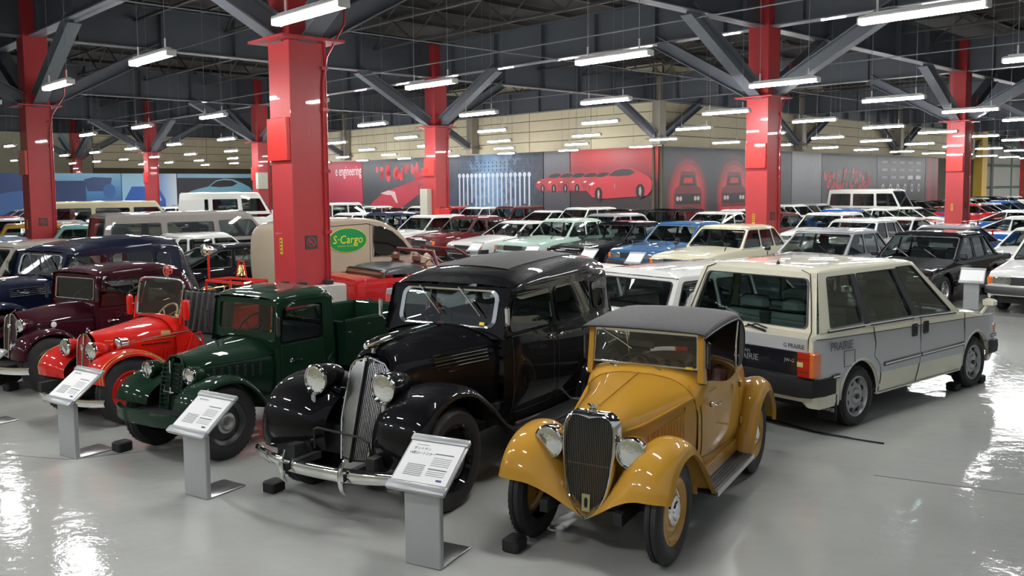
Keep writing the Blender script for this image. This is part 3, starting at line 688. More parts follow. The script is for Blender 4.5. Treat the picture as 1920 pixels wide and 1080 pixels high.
def modern(S):
    """build a 1970s-80s style car from a spec dictionary; returns its root empty"""
    L, WB, W, H = S['L'], S['WB'], S['W'], S['H']; ty = S['type']; pm_ = S['paint']; hw = W / 2
    fo = S.get('fo', (L - WB) * .46); xf = WB / 2 + fo; xr = xf - L; Rw = S.get('R', .29)
    zb = S['belt']; zh = S.get('hoodz', zb - .12); zd = S.get('deckz', zb - .03); x0, x1, x2, x3 = S['cab']   # cowl, roof front, roof rear, rear glass foot
    root = empty(S.get('name', 'car'), (0, 0, 0))
    k = [(xr, hw - .08, .34, zd - .10, zd - .08), (xr + .03, hw - .035, .28, zd - .04, zd - .01), (xr + .18, hw - .008, .22, zd - .015, zd + .015), (x3, hw, .2, zb - .01, zb + .02) if x3 > xr + .2 else (xr + .3, hw, .2, zb - .01, zb + .02),
         (x0, hw, .2, zb - .02, zb + .035), (xf - .5, hw - .005, .2, zh - .0, zh + .045), (xf - .12, hw - .02, .24, zh - .05, zh - .01), (xf - .03, hw - .045, .28, zh - .075, zh - .045), (xf, hw - .08, .33, zh - .11, zh - .10)]
    if x3 <= xr + .2: k[0] = (xr, hw - .06, .32, zb - .03, zb + .0); k[1] = (xr + .03, hw - .025, .26, zb - .01, zb + .0); k[2] = (xr + .18, hw - .005, .22, zb - .01, zb + .01)
    k = sorted(k); ar = Rw + .055
    arches = [(WB / 2, ar, Rw + .01), (-WB / 2, ar, Rw + .01)]
    b_ = modern_body(S, k, arches, (max(x3, xr + .03), x0)); body = b_.obj('body', pm_, root, weld=True, ang=32)
    # greenhouse
    g, gl, fr = MB(), MB(), MB(); wb = hw - .045; wr = S.get('roofw', hw - .16); zr = H; n_ = S.get('splits', [.5])
    zbb = zb - .012
    x3c = max(x3, xr + .03)
    cells = [0] + n_ + [1]
    for i in range(len(cells) - 1):
        a, c = cells[i], cells[i + 1]; bx = lambda f: x3c + (x0 - x3c) * f; tx = lambda f: x2 + (x1 - x2) * f
        vert = lambda f: (bx(f), tx(f)) if f in (0, 1) else ((bx(f) + tx(f)) / 2 + (bx(f) - tx(f)) * .08, (bx(f) + tx(f)) / 2 - (bx(f) - tx(f)) * .08)
        (ab, at), (cb, ct) = vert(a), vert(c)
        q = [(ab, wb, zbb), (cb, wb, zbb), (ct, wr, zr - .055), (at, wr, zr - .055)]
        ml = S.get('cpil', .10) if a == 0 else .03; mr = .05 if c == 1 else .03
        vm = S.get('vm', 0); ring_panel(g, gl, [q[1], q[0], q[3], q[2]], (mr + vm * .5, ml + vm * .5, .02 + vm, .035 + vm * 1.6), .045, frame=fr, fw_=.014)
    g.mirror_y(); gl.mirror_y(); fr.mirror_y()
    ring_panel(g, gl, [(x0, -wb, zbb), (x0, wb, zbb), (x1, wr, zr - .055), (x1, -wr, zr - .055)], (.05, .05, .03, .04), .06, frame=fr, fw_=.018)
    ring_panel(g, gl, [(x3c, wb, zbb), (x3c, -wb, zbb), (x2, -wr, zr - .055), (x2, wr, zr - .055)], (.07, .07, .05, .04), .06, frame=fr, fw_=.018)
    rows = []
    for i, f in enumerate(np.linspace(0, 1, 7)):
        x = x2 + (x1 - x2) * f; e = .012 * (1 - (2 * f - 1) ** 2); sx = {0: -.02, 6: .02}.get(i, 0)
        drop = .03 if i in (0, 6) else 0
        rows.append([(x - sx * 0, y * wr, z) for y, z in ((-1, zr - .055), (-.985, zr - .03), (-.9, zr - .008 - drop * .5 + e), (-.5, zr + .012 - drop * .3 + e), (0, zr + .018 - drop * .3 + e), (.5, zr + .012 - drop * .3 + e), (.9, zr - .008 - drop * .5 + e), (.985, zr - .03), (1, zr - .055))])
    rows[0] = [(p[0] - .0, p[1], min(p[2], zr - .045)) for p in rows[0]]; rows[-1] = [(p[0], p[1], min(p[2], zr - .045)) for p in rows[-1]]
    rows.insert(1, [(p[0] + .07, p[1], z_[2]) for p, z_ in zip(rows[0], rows[1])]); rows.insert(-1, [(p[0] - .07, p[1], z_[2]) for p, z_ in zip(rows[-1], rows[-2])])
    g.grid(rows); cab = g.obj('cabin', pm_, root, weld=True, ang=30)
    (gl.obj('window_glass', S.get('glass', GLASS), root, smooth=False) if S.get('lite') else gl.split('window_glass', S.get('glass', GLASS), root, smooth=False)); fr.obj('window_seal', BLACKTRIM if not S.get('chromeseal') else CHROME, root)
    # near-black boxes added to block light under the floor and in wheel wells; seats, dash
    u = MB(); u.box(((xf + xr) / 2, 0, .36), (L - .25, W - .34, .34)); u.box(((xf + x0) / 2 - .02, 0, .48), (xf - x0 - .1, W - .42, .34))
    for sx in (-1, 1):
        for sy in (-1, 1): u.box((sx * WB / 2, sy * (hw - .16), .42), (ar * 2.05, .14, .5))
    if S.get('hidden_floor', True): u.obj('underbody', UNDER, root, smooth=False)
    st = MB(); sb = .42
    for y in (-.36, .36):
        st.box((x0 - .95, y, sb), (.5, .48, .16), bev=.05); st.box((x0 - 1.22, y, sb + .3), (.14, .46, .56), ry=R(-14), bev=.05); st.box((x0 - 1.32, y, sb + .66), (.09, .24, .16), bev=.04)
    if x0 - x3c > 1.9:
        st.box((x0 - 1.85, 0, sb), (.5, W - .4, .16), bev=.05); st.box((x0 - 2.12, 0, sb + .26), (.14, W - .4, .5), ry=R(-16), bev=.05)
    st.obj('seats', S.get('seat', SEAT_D), root)
    d = MB(); d.box((x0 - .32, 0, zb - .12), (.42, W - .2, .2), bev=.05); tor = [(x0 - .6 + .06 * math.sin(a), .36 + .18 * math.cos(a), zb - .02 + .17 * math.sin(a)) for a in np.linspace(0, 2 * math.pi, 15)]
    d.tube(tor, .012, 5, cap=False); d.obj('dashboard', BLACKTRIM, root)
    # lamps and grille
    zl = zh - .19; lw = S.get('lampw', .30)
    fz = MB(); fz.box((xf - .012, 0, zl), (.03, W - .24 - 2 * lw + .02, .15), bev=.004)
    for kk in range(3): fz.box((xf + .006, 0, zl - .045 + kk * .045), (.012, W - .3 - 2 * lw, .008))
    fz.obj('grille', BLACKTRIM, root, smooth=False)
    for s_ in (-1, 1):
        hl = MB(); hl.box((xf - .004, s_ * (hw - .13 - lw / 2), zl), (.05, lw, .135), bev=.012); o = hl.obj('headlamp', LENS, root)
        fl_ = MB(); fl_.box((xf - .03, s_ * (hw - .085), zl), (.09, .08, .13), bev=.012); fl_.obj('indicator_lamp', ORANGE_L, root)
        tl = MB(); tl.box((xr + .006, s_ * (hw - .26), zd - .2), (.04, .34, .15), bev=.01); tl.obj('tail_lamp', RED_L, root)
    bm_ = S.get('bumper', BLACKTRIM)
    for xx, sg in ((xf, 1), (xr, -1)):
        bb = MB(); P = [(xx - sg * .30, -hw - .01), (xx - sg * .02, -hw + .01), (xx + sg * .055, -hw + .12), (xx + sg * .075, 0), (xx + sg * .055, hw - .12), (xx - sg * .02, hw - .01), (xx - sg * .30, hw + .01)]
        rr = []
        for q in P:
            dx = sg * .0; rr.append([(q[0], q[1], .36), (q[0] + sg * .02, q[1] * 1.004, .375), (q[0] + sg * .025, q[1] * 1.006, .47), (q[0] + sg * .01, q[1], .495), (q[0] - sg * .05, q[1] * .97, .495)])
        bb.grid(rr); bb.obj('bumper', bm_, root, ang=40)
        if xx == xf and S.get('plate'): pass
    mo = MB()
    for s_ in (-1, 1):
        mo.box((0, s_ * (hw + .004), zb * .56), (WB - 2 * ar + .1, .014, .035), bev=.004)
    mo.obj('side_moulding', BLACKTRIM, root, smooth=False)
    # mirrors
    for s_ in (-1, 1):
        mm = MB()
        if S.get('fmirror', True):
            x = x0 + .55; mm.tube([(x, s_ * (hw - .14), zh + .06), (x - .03, s_ * (hw - .12), zh + .14)], .014, 6); mm.box((x - .05, s_ * (hw - .11), zh + .2), (.05, .15, .09), bev=.02)
        else:
            mm.box((x0 - .12, s_ * (hw + .04), zb + .07), (.09, .16, .11), bev=.03)
        mm.obj('mirror', S.get('mirrorm', BLACKTRIM), root)
    if S.get('wiper', True):
        wp = MB(); dx = x1 - x0
        for y in (-.1, .45): wp.tube([(x0 + .02, y, zbb + .03), (x0 + .02 + dx * .35, y - .35, zbb + (zr - zbb) * .32 + .03)], .008, 4)
        wp.obj('wiper', BLACKTRIM, root)
    if S.get('rack'):
        pass
    for sx in (-1, 1):
        for sy in (-1, 1): wheel(root, sx * WB / 2, sy * (hw - .11), Rw, .17, 'modern', S.get('rim'), detail=S.get('hubs', True))
    return root
def recolor(root, p):
    for o in root.children:
        if o.name.split('.')[0] in ('body', 'cabin'):
            o.material_slots[0].link = 'OBJECT'; o.material_slots[0].material = p
# ================================================================ vintage cars
def secs(mb, S, n_sec=14, n_x=None, mirror=True):
    """loft half sections S=[(x,[(y,z)...])...] , each from the sill up to the centre line"""
    rs = [[(x, y, z) for y, z in pts] for x, pts in S]
    G = rails(rs, n_sec, n_x or (len(S) - 1) * 5 + 1); mb.grid(G)
    if mirror: mb.mirror_y()
    return G
def fender(par, rs, m_, nu=30, nv=13, name='front_fender', edge=True, lip=None, side=0):
    for s_ in ((1, -1) if side == 0 else (side,)):
        mb = MB(); G = rails(rs, nu, nv); mb.grid(G)
        out = [row[-1] for row in G]; mb.grid([out, [p + _np((0, -.035, -.0)) for p in out]])
        if s_ < 0: mb.v = [(p[0], -p[1], p[2]) for p in mb.v]
        o = mb.obj(name, m_, par, ang=50)
        if lip:
            lm_ = MB()
            for k in lip[1]: lm_.tube([(G[i][k][0], s_ * (G[i][k][1]), G[i][k][2] + .004) for i in range(nu)], .0055, 4)
            lm_.obj('pinstripe', lip[0], o)
def rod(name, par, pts, r, m_, n=8, root=None):
    return MB().tube(pts, r, n).obj(name, m_, par)
def door_patch(par, S, x0, x1, t0, t1, m_, s_, off=.004, name='door'):
    """door skin following the body sections"""
    rs = [[(x, y, z) for y, z in pts] for x, pts in S]; xs = [x for x, _ in S]
    G = rails(rs, 25, (len(S) - 1) * 8 + 1); cols = list(range(len(G[0])))
    sel = [c for c in cols if min(x0, x1) <= G[0][c][0] <= max(x0, x1)]; rws = [i for i in range(25) if t0 <= i / 24 <= t1]
    mb = MB(); P = []
    for i in rws: P.append([(G[i][c][0], (G[i][c][1] + off), G[i][c][2]) for c in sel])
    mb.grid(P); Q = [P[0], [(p[0], p[1] - off * 1.5, p[2]) for p in P[0]]]; mb.grid(Q); mb.grid([[r[0] for r in P], [(r[0][0], r[0][1] - off * 1.5, r[0][2]) for r in P]]); mb.grid([[r[-1] for r in P], [(r[-1][0], r[-1][1] - off * 1.5, r[-1][2]) for r in P]])
    if s_ < 0: mb.v = [(p[0], -p[1], p[2]) for p in mb.v]
    d = mb.obj(name, m_, par, ang=50)
    sm = MB(); border = P[0] + [r[-1] for r in P[1:]] + list(reversed(P[-1]))[1:] + [r[0] for r in reversed(P)][1:]
    sm.tube([(p[0], s_ * (p[1] - .002), p[2]) for p in border], .0035, 4, cap=False); sm.obj('door_gap', UNDER, d)
    return d
def handle(par, x, y, z, s_, m_=CHROME):
    mb = MB(); mb.lathe([(.022, 0), (.02, .012), (.008, .02), (.008, .04), (0, .042)], n=10, c=(0, 0, 0)); mb.tube([(0, .04, 0), (-.05, .045, .004), (-.115, .04, -.002)], [.010, .009, .006], 6)
    if s_ < 0: mb.v = [(p[0], -p[1], p[2]) for p in mb.v]
    o = mb.obj('door_handle', m_, par); o.location = (x, y * s_, z); return o
def seat(par, x, w, z, m_, back=.45, name='seat', tufts=0, depth=.46):
    mb = MB(); mb.box((x, 0, z), (depth, w, .16), bev=.05)
    if tufts:
        for k in range(tufts):
            y = -w / 2 + w * (k + .5) / tufts; mb.box((x - depth * .55, y, z + back / 2 + .04), (.13, w / tufts * 1.0, back), ry=R(-12), bev=.035)
    else: mb.box((x - depth * .55, 0, z + back / 2 + .04), (.13, w, back), ry=R(-12), bev=.05)
    return mb.obj(name, m_, par)
def steering(par, x, y, z, r, m_, tilt=38):
    mb = MB(); c, s_ = math.cos(R(tilt)), math.sin(R(tilt)); P = lambda a, rr: (x - rr * math.sin(a) * s_ * 1.0, y + rr * math.cos(a), z + rr * math.sin(a) * c)
    mb.tube([P(a, r) for a in np.linspace(0, 2 * math.pi, 25)], .012, 6, cap=False)
    for a in (.5, 2.6, 4.7): mb.tube([(x + .02, y, z - .01), P(a, r)], .006, 5)
    mb.tube([(x, y, z), (x + .4, y, z - .3)], .014, 6)
    return mb.obj('steering_wheel', m_, par)
def windscreen(par, quad, post, glass, chrome, rad=.02, fw_=.03, frame_name='windscreen_frame'):
    b_, g_, f_ = MB(), MB(), MB(); ring_panel(b_, g_, quad, (fw_,) * 4, rad, frame=f_, fw_=.012)
    fr = b_.obj(frame_name, post, par); g_.obj('windscreen', glass, par, smooth=False); f_.obj('windscreen_trim', chrome, fr); return fr
# ---------------------------------------------------------------- ochre roadster
OCH = paint('ochre', hexc('b8882c'), rough=.35); OCH2 = paint('ochre_wheel', hexc('b68730'), rough=.4)
CANVAS = mat('black_canvas', hexc('262627'), .7, noise=.1, nscale=40, bump=.15, bscale=200)
def roadster():
    t = empty('roadster', (1.048, 6.404, 0), -2.0895, 'ochre yellow vintage roadster with black canvas top and tall chrome grille', 'car'); t.scale = (1, .93, 1)
    # chassis
    c = MB(); c.box((0, .27, .33), (2.6, .06, .08)); c.box((0, -.27, .33), (2.6, .06, .08)); c.tube([(.99, -.5, .33), (.99, .5, .33)], .03, 8); c.tube([(-.99, -.5, .33), (-.99, .5, .33)], .04, 8)
    c.box((.6, 0, .38), (.9, .42, .2)); c.box((-.3, 0, .34), (1.4, .7, .05)); c.tube([(1.0, -.28, .33), (1.05, .1, .28), (.95, .42, .3)], .012, 6); c.obj('chassis', UNDER, t)
    # bonnet
    B1 = [(1.11, [(.13, .40), (.165, .55), (.185, .70), (.18, .82), (.12, .895), (.05, .915), (0, .917)]),
          (.90, [(.22, .40), (.255, .55), (.27, .70), (.255, .83), (.17, .92), (.07, .945), (0, .948)]),
          (.55, [(.34, .39), (.365, .55), (.37, .73), (.345, .865), (.24, .955), (.1, .985), (0, .99)]),
          (.30, [(.43, .38), (.45, .55), (.455, .76), (.425, .895), (.30, .985), (.13, 1.015), (0, 1.02)])]
    mb = MB(); secs(mb, B1, 18); mb.obj('bonnet', OCH, t, ang=60, weld=True)
    # bonnet crease moulding, hinge line, louvres
    for s_ in (1, -1):
        P = cr([(1.07, .187, .80), (.90, .262, .81), (.55, .358, .85), (.28, .432, .885), (0, .50, .90)], 16); mo = MB(); mo.tube([(p[0], s_ * (p[1] + .003), p[2]) for p in P], .011, 6); mo.obj('side_moulding', OCH, t)
        for k in range(12):
            x = .84 - k * .034; y = np.interp(x, [.3, .55, .9], [.453, .372, .262]) + .004
            lb = MB(); hz = .66 - .02 * (k * .5); top = .735 + k * .006; bot = .56
            lb.add([(x + .008, s_ * (y - .004), bot), (x - .008, s_ * (y + .006), bot), (x - .008, s_ * (y + .008), top), (x + .008, s_ * (y - .002), top)], [(0, 1, 2, 3)])
            lb.tube([(x - .008, s_ * (y + .006), bot), (x - .008, s_ * (y + .009), top)], .0045, 5); lb.obj('louvre', OCH, t)
        gp = MB(); gp.tube([(.30, s_ * .455, .40), (.302, s_ * .462, .76), (.302, s_ * .43, .895)], .0035, 4); gp.tube([(.50, s_ * .387, .40), (.46, s_ * .40, .66), (.42, s_ * .405, .84)], .003, 4); gp.obj('panel_gap', UNDER, t)
    wp = MB(); wp.tube([(1.06, 0, .935), (.6, -.0, .99), (.32, 0, 1.025)], .004, 5); wp.obj('bonnet_hinge', OCH, t)
    # cowl and body tub
    T = [(.30, [(.43, .38), (.46, .50), (.465, .64), (.46, .78), (.43, .90), (.38, .96)]),
         (.10, [(.455, .36), (.495, .50), (.50, .64), (.495, .78), (.475, .91), (.47, .965)]),
         (-.35, [(.46, .34), (.505, .48), (.51, .62), (.505, .76), (.495, .855), (.485, .885)]),
         (-.70, [(.45, .34), (.49, .48), (.50, .62), (.495, .76), (.48, .87), (.46, .925)]),
         (-.86, [(.43, .35), (.47, .48), (.485, .62), (.48, .76), (.46, .88), (.42, .955)])]
    mb = MB(); secs(mb, T, 16, 26); mb.obj('body', OCH, t, ang=60)
    cw = [(.31, [(.455, .80), (.425, .90), (.30, .988), (.13, 1.018), (0, 1.023)]), (.22, [(.475, .84), (.45, .96), (.34, 1.03), (.15, 1.055), (0, 1.06)]), (.14, [(.485, .88), (.47, .985), (.36, 1.035), (.15, 1.055), (0, 1.06)])]
    mb = MB(); secs(mb, cw, 14, 12); cw_ = mb.obj('cowl', OCH, t, ang=60)
    for y in (-.2, .16): MB().tube([(.27, y, 1.045), (.24, y - .07, 1.055)], .004, 4).obj('wiper_pivot', CHROME, cw_)
    tail = [(-.80, [(.44, .35), (.475, .50), (.485, .66), (.475, .80), (.42, .93), (.25, .975), (0, .985)]), (-1.05, [(.42, .35), (.45, .48), (.455, .62), (.43, .75), (.36, .85), (.18, .895), (0, .90)]),
            (-1.32, [(.36, .36), (.385, .46), (.385, .55), (.36, .64), (.28, .71), (.14, .74), (0, .745)]), (-1.47, [(.28, .38), (.29, .44), (.285, .50), (.26, .55), (.2, .58), (.1, .59), (0, .59)])]
    mb = MB(); G = secs(mb, tail, 16, 22); mb.obj('tail', OCH, t, ang=60)
    mb = MB(); mb.box((-1.47, 0, .47), (.03, .5, .2), bev=.01); mb.obj('tail_panel', OCH, t)
    for s_ in (1, -1):
        d = door_patch(t, T, -.62, .26, .12, 1.0, OCH, s_); handle(d, .10, .505, .80, s_)
        mb = MB(); mb.box((-.63, s_ * .512, .52), (.035, .02, .06), bev=.006); mb.box((-.63, s_ * .505, .80), (.03, .02, .05), bev=.006); mb.obj('door_hinge', OCH, d)
    # interior
    seat(t, -.25, .84, .50, SEAT_B, .42, tufts=7); mb = MB(); mb.box((-.2, 0, .38), (1.1, .86, .04)); mb.box((.13, 0, .86), (.05, .84, .2), bev=.01); mb.obj('cabin_lining', SEAT_B, t)
    rl = [(-.76, [(.42, .55), (.44, .9), (.43, 1.0)]), (-.80, [(.38, .55), (.4, .9), (.4, 1.22)])]
    steering(t, -.02, -.2, .93, .17, RUBBER)
    # windscreen with painted posts
    q = [(.235, .445, 1.035), (.235, -.445, 1.035), (.195, -.44, 1.325), (.195, .44, 1.325)]
    b_, g_, f_ = MB(), MB(), MB(); q2 = [(.215, -.43, 1.055), (.215, .43, 1.055), (.19, .42, 1.31), (.19, -.42, 1.31)]; ring_panel(b_, g_, q2, (.012, .012, .012, .022), .01, frame=None); b_.obj('windscreen_frame', CHROME, t); g_.obj('windscreen', CGLASS, t, smooth=False)
    for s_ in (1, -1):
        mb = MB(); mb.add([(.25 - .02, s_ * .43, .97), (.25 - .02, s_ * .475, .97), (.17, s_ * .485, .95), (.17, s_ * .44, .95), (.20, s_ * .42, 1.33), (.20, s_ * .462, 1.33), (.165, s_ * .462, 1.33), (.165, s_ * .42, 1.33)], [(0, 1, 5, 4), (1, 2, 6, 5), (2, 3, 7, 6), (3, 0, 4, 7), (4, 5, 6, 7)]); mb.obj('windscreen_post', OCH, t, smooth=False)
        mb = MB(); mb.box((.20, s_ * .50, 1.16), (.03, .035, .2), bev=.012); a = mb.obj('semaphore_indicator', BLACKTRIM, t); a['label'] = 'black semaphore arm on the post'
        mb = MB(); mb.box((.217, s_ * .503, 1.17), (.004, .006, .12)); mb.obj('semaphore_marking', DSTEEL, a)
    mb = MB(); mb.tube([(.205, -.36, 1.30), (.20, -.20, 1.22), (.21, -.10, 1.17)], .005, 4); mb.tube([(.20, -.22, 1.24), (.22, -.30, 1.20)], .004, 4); mb.obj('wiper', CHROME, t)
    mb = MB(); mb.box((.212, .36, 1.065), (.006, .055, .015)); a = mb.obj('inspection_sticker', mat('sticker_yellow', hexc('e8cf1f'), .5), t, smooth=False); a['label'] = 'small yellow sticker at the windscreen corner'
    mb = MB(); mb.box((.15, -.05, 1.20), (.02, .22, .06), bev=.01); mb.obj('rear_view_mirror', BLACKTRIM, t)
    # canvas top
    top = [(.275, [(.495, 1.27), (.50, 1.30), (.45, 1.315), (.25, 1.32), (0, 1.322)]), (.265, [(.50, 1.285), (.495, 1.315), (.45, 1.33), (.25, 1.338), (0, 1.34)]), (.10, [(.50, 1.30), (.49, 1.335), (.44, 1.352), (.22, 1.36), (0, 1.362)]), (-.28, [(.50, 1.315), (.49, 1.352), (.44, 1.372), (.22, 1.38), (0, 1.382)]),
           (-.58, [(.50, 1.30), (.485, 1.345), (.43, 1.37), (.22, 1.38), (0, 1.382)]), (-.78, [(.485, 1.20), (.475, 1.25), (.41, 1.31), (.22, 1.335), (0, 1.34)]), (-.90, [(.455, 1.02), (.44, 1.08), (.38, 1.15), (.2, 1.18), (0, 1.185)]), (-.96, [(.43, .93), (.42, .95), (.36, .97), (.2, .985), (0, .99)])]
    mb = MB(); G = secs(mb, top, 12, 34)
    k = next(i for i in range(len(G[0])) if G[0][i][0] < -.62)
    for s_ in (1, -1):  # rear quarter curtain below the side opening
        quads = []
        for i in range(k, len(G[0])):
            p = G[0][i]; zb_ = .93; quads.append([(p[0], s_ * p[1], p[2]), (p[0], s_ * (p[1] - .015), zb_ + .0)])
        mb.grid(quads)
    tp = mb.obj('canvas_top', CANVAS, t, ang=50)
    for s_ in (1, -1): MB().tube([(G[0][i][0], s_ * (G[0][i][1] + .003), G[0][i][2] + .012) for i in range(0, len(G[0]))], .006, 5).obj('seam_piping', BLACKTRIM, tp)
    mb = MB(); mb.box((-.93, 0, 1.09), (.01, .36, .1), ry=R(-25), bev=.003); mb.obj('rear_window', CGLASS, tp)
    for s_ in (1, -1): MB().tube([(-.60, s_ * .47, .93), (-.56, s_ * .485, 1.15), (-.60, s_ * .49, 1.32)], .007, 5).obj('top_iron', CHROME, tp)
    # radiator shell and grille
    half = [(0, .893), (.045, .905), (.10, .912), (.15, .897), (.180, .85), (.188, .76), (.178, .62), (.155, .47), (.115, .37), (.06, .30), (0, .262)]
    sx = lambda z: 1.135 + (.92 - z) * .11
    loop = half_loop(half); hs = cr([(a, b_, 0) for a, b_ in half], 26); L_ = [(p[0], p[1]) for p in hs]; LL_ = L_ + [(-a, b_) for a, b_ in reversed(L_[1:-1])] + [L_[0]]
    cen = (0, .62)
    def sc(k_, dx): return [(sx(b_) + dx, a * k_[0], cen[1] + (b_ - cen[1]) * k_[1]) for a, b_ in LL_]
    flat = [(a, .915 if (b_ > .88 and abs(a) < .125) else b_) for a, b_ in LL_]
    def sc2(k_, dx): return [(sx(b_) + dx, a * k_[0], cen[1] + (b_ - cen[1]) * k_[1]) for a, b_ in flat]
    mb = MB(); mb.grid([sc((.93, .97), .012), sc((.965, .985), .022), sc2((1.0, 1.0), .020), sc2((1.05, 1.02), .010), sc2((1.075, 1.028), -.015), sc2((1.07, 1.025), -.07)]); sh = mb.obj('radiator_shell', CHROME, t, ang=60)
    mb = MB(); mb.fan([(p[0] - .02, p[1], p[2]) for p in sc((.95, .97), 0)][:-1]); mb.obj('radiator_core', UNDER, sh, smooth=False)
    bars = MB(); n = 27
    for i in range(n):
        y = -.172 + .344 * i / (n - 1); zz = [b_ for a, b_ in L_ if a >= abs(y) - .004]
        ztop = max(zz) - .01; zbot = min(zz) + .012
        if ztop - zbot > .03: bars.tube([(sx(ztop) + .008, y, ztop), (sx(zbot) + .008, y, zbot)], .0026, 5, cap=False)
    bars.tube([(sx(.6) + .004, -.16, .6), (sx(.6) + .004, .16, .6)], .003, 4)
    o = bars.obj('grille_bars', DSTEEL, sh); o['kind'] = 'stuff'
    mb = MB(); P = [(.03, .05), (-.03, .05), (-.03, -.05), (.03, -.05)]
    ring_panel(mb, MB(), [(sx(.36) + .018, -.03, .31), (sx(.36) + .018, .03, .31), (sx(.44) + .018, .03, .42), (sx(.44) + .018, -.03, .42)], (.017, .017, .022, .022), .02); mb.obj('badge_plate', mat('old_brass', hexc('a79f77'), .4, .6), sh)
    mb = MB(); mb.lathe([(.03, 0), (.028, .015), (.012, .022), (.012, .035), (0, .04)], axis='z', c=(1.10, 0, .925), n=12)
    for s_ in (-1, 1): mb.tube([(1.10, 0, .95), (1.09, s_ * .035, .965), (1.075, s_ * .055, .955)], [.008, .006, .002], 5)
    mb.tube([(1.10, 0, .95), (1.115, 0, .975), (1.12, 0, .985)], [.01, .008, .003], 5); mb.obj('radiator_mascot', CHROME, t)
    # front fenders with their valance: rails from the grille out to the wheel side
    F = [[(1.215, 0, .255), (1.20, 0, .285), (1.16, 0, .32), (1.10, 0, .36), (.9, 0, .40), (.6, 0, .40), (.4, 0, .38)],
         [(1.235, .10, .315), (1.215, .105, .35), (1.15, .13, .42), (1.04, .16, .50), (.84, .22, .53), (.62, .29, .46), (.42, .36, .36)],
         [(1.285, .24, .405), (1.255, .25, .47), (1.17, .27, .60), (1.02, .29, .68), (.80, .33, .66), (.60, .38, .50), (.42, .42, .32)],
         [(1.325, .38, .465), (1.30, .385, .56), (1.22, .39, .69), (1.06, .40, .765), (.83, .42, .745), (.60, .44, .56), (.40, .45, .30)],
         [(1.335, .51, .475), (1.31, .52, .57), (1.23, .52, .69), (1.06, .52, .765), (.83, .525, .75), (.58, .53, .56), (.36, .535, .27)],
         [(1.315, .60, .475), (1.285, .605, .55), (1.205, .605, .655), (1.05, .605, .725), (.84, .605, .715), (.60, .605, .54), (.36, .61, .265)],
         [(1.29, .63, .47), (1.255, .635, .53), (1.18, .635, .605), (1.05, .635, .665), (.86, .635, .66), (.64, .635, .51), (.38, .635, .25)]]
    fender(t, F, OCH, 34, 27)
    Rf = [[(-.58, .47, .30), (-.66, .47, .50), (-.78, .46, .68), (-.98, .44, .77), (-1.20, .42, .70), (-1.36, .40, .52), (-1.42, .39, .36)],
          [(-.56, .53, .28), (-.64, .54, .50), (-.76, .545, .70), (-.98, .545, .79), (-1.20, .54, .72), (-1.37, .53, .53), (-1.44, .52, .36)],
          [(-.57, .60, .27), (-.65, .61, .48), (-.77, .62, .665), (-.98, .62, .75), (-1.18, .62, .69), (-1.35, .61, .51), (-1.42, .60, .35)],
          [(-.60, .625, .27), (-.68, .64, .46), (-.79, .645, .61), (-.98, .645, .68), (-1.15, .645, .63), (-1.31, .635, .48), (-1.38, .62, .35)]]
    fender(t, Rf, OCH, 30, 13, 'rear_fender')
    for s_ in (1, -1):
        mb = MB(); mb.box((-.09, s_ * .545, .262), (.96, .19, .03), bev=.01); rb = mb.obj('running_board', RUBBER, t)
        MB().box((-.09, s_ * .475, .31), (1.0, .03, .13)).obj('running_board_valance', OCH, rb)
        for k in range(6): MB().box((-.09, s_ * (.47 + k * .026), .279), (.93, .008, .006)).obj('tread_rib', BLACKTRIM, rb, smooth=False)
        MB().box((-.09, s_ * .643, .262), (.96, .008, .034)).obj('edge_strip', STEEL, rb, smooth=False)
        o = headlamp(t, (1.15, s_ * .305, .705), .104, CHROME, .18)
        MB().tube([(1.02, s_ * .30, .69), (1.0, s_ * .25, .60), (.98, s_ * .20, .60)], .012, 6).obj('lamp_bracket', OCH, t)
        wheel(t, .99, s_ * .50, .33, .115, 'vint', OCH2); wheel(t, -.99, s_ * .50, .33, .115, 'vint', OCH2)
    mb = MB(); mb.box((-1.52, .18, .52), (.02, .30, .14), bev=.004); o = mb.obj('number_plate', WHITE_P, t)
    return t
roadster()
def fender_auto(par, crest, cen, ys, ks, m_, name='front_fender', **k):
    rs = []
    for y, kk in zip(ys, ks): rs.append([(cen[0] + (x - cen[0]) * kk, y, cen[1] + (z - cen[1]) * kk) for x, z in crest])
    fender(par, rs, m_, 34, 17, name, **k)
def side_lights(par, q, m_): pass
def roof_patch(par, S, x0, x1, t0, m_, off=.005, name='roof_insert'):
    rs = [[(x, y, z) for y, z in pts] for x, pts in S]; G = rails(rs, 25, (len(S) - 1) * 8 + 1)
    sel = [c for c in range(len(G[0])) if min(x0, x1) <= G[0][c][0] <= max(x0, x1)]; mb = MB(); P = [[(G[i][c][0], G[i][c][1], G[i][c][2] + off) for c in sel] for i in range(int(t0 * 24), 25)]
    mb.grid(P); mb.mirror_y(); o = mb.obj(name, m_, par)
    for s_ in (1, -1): MB().tube([(p[0], s_ * p[1], p[2]) for p in P[0]], .006, 4).obj('insert_edge', BLACKTRIM, o)
    return o
BLK_P = paint('black', hexc('0b0b0e'), rough=.2)
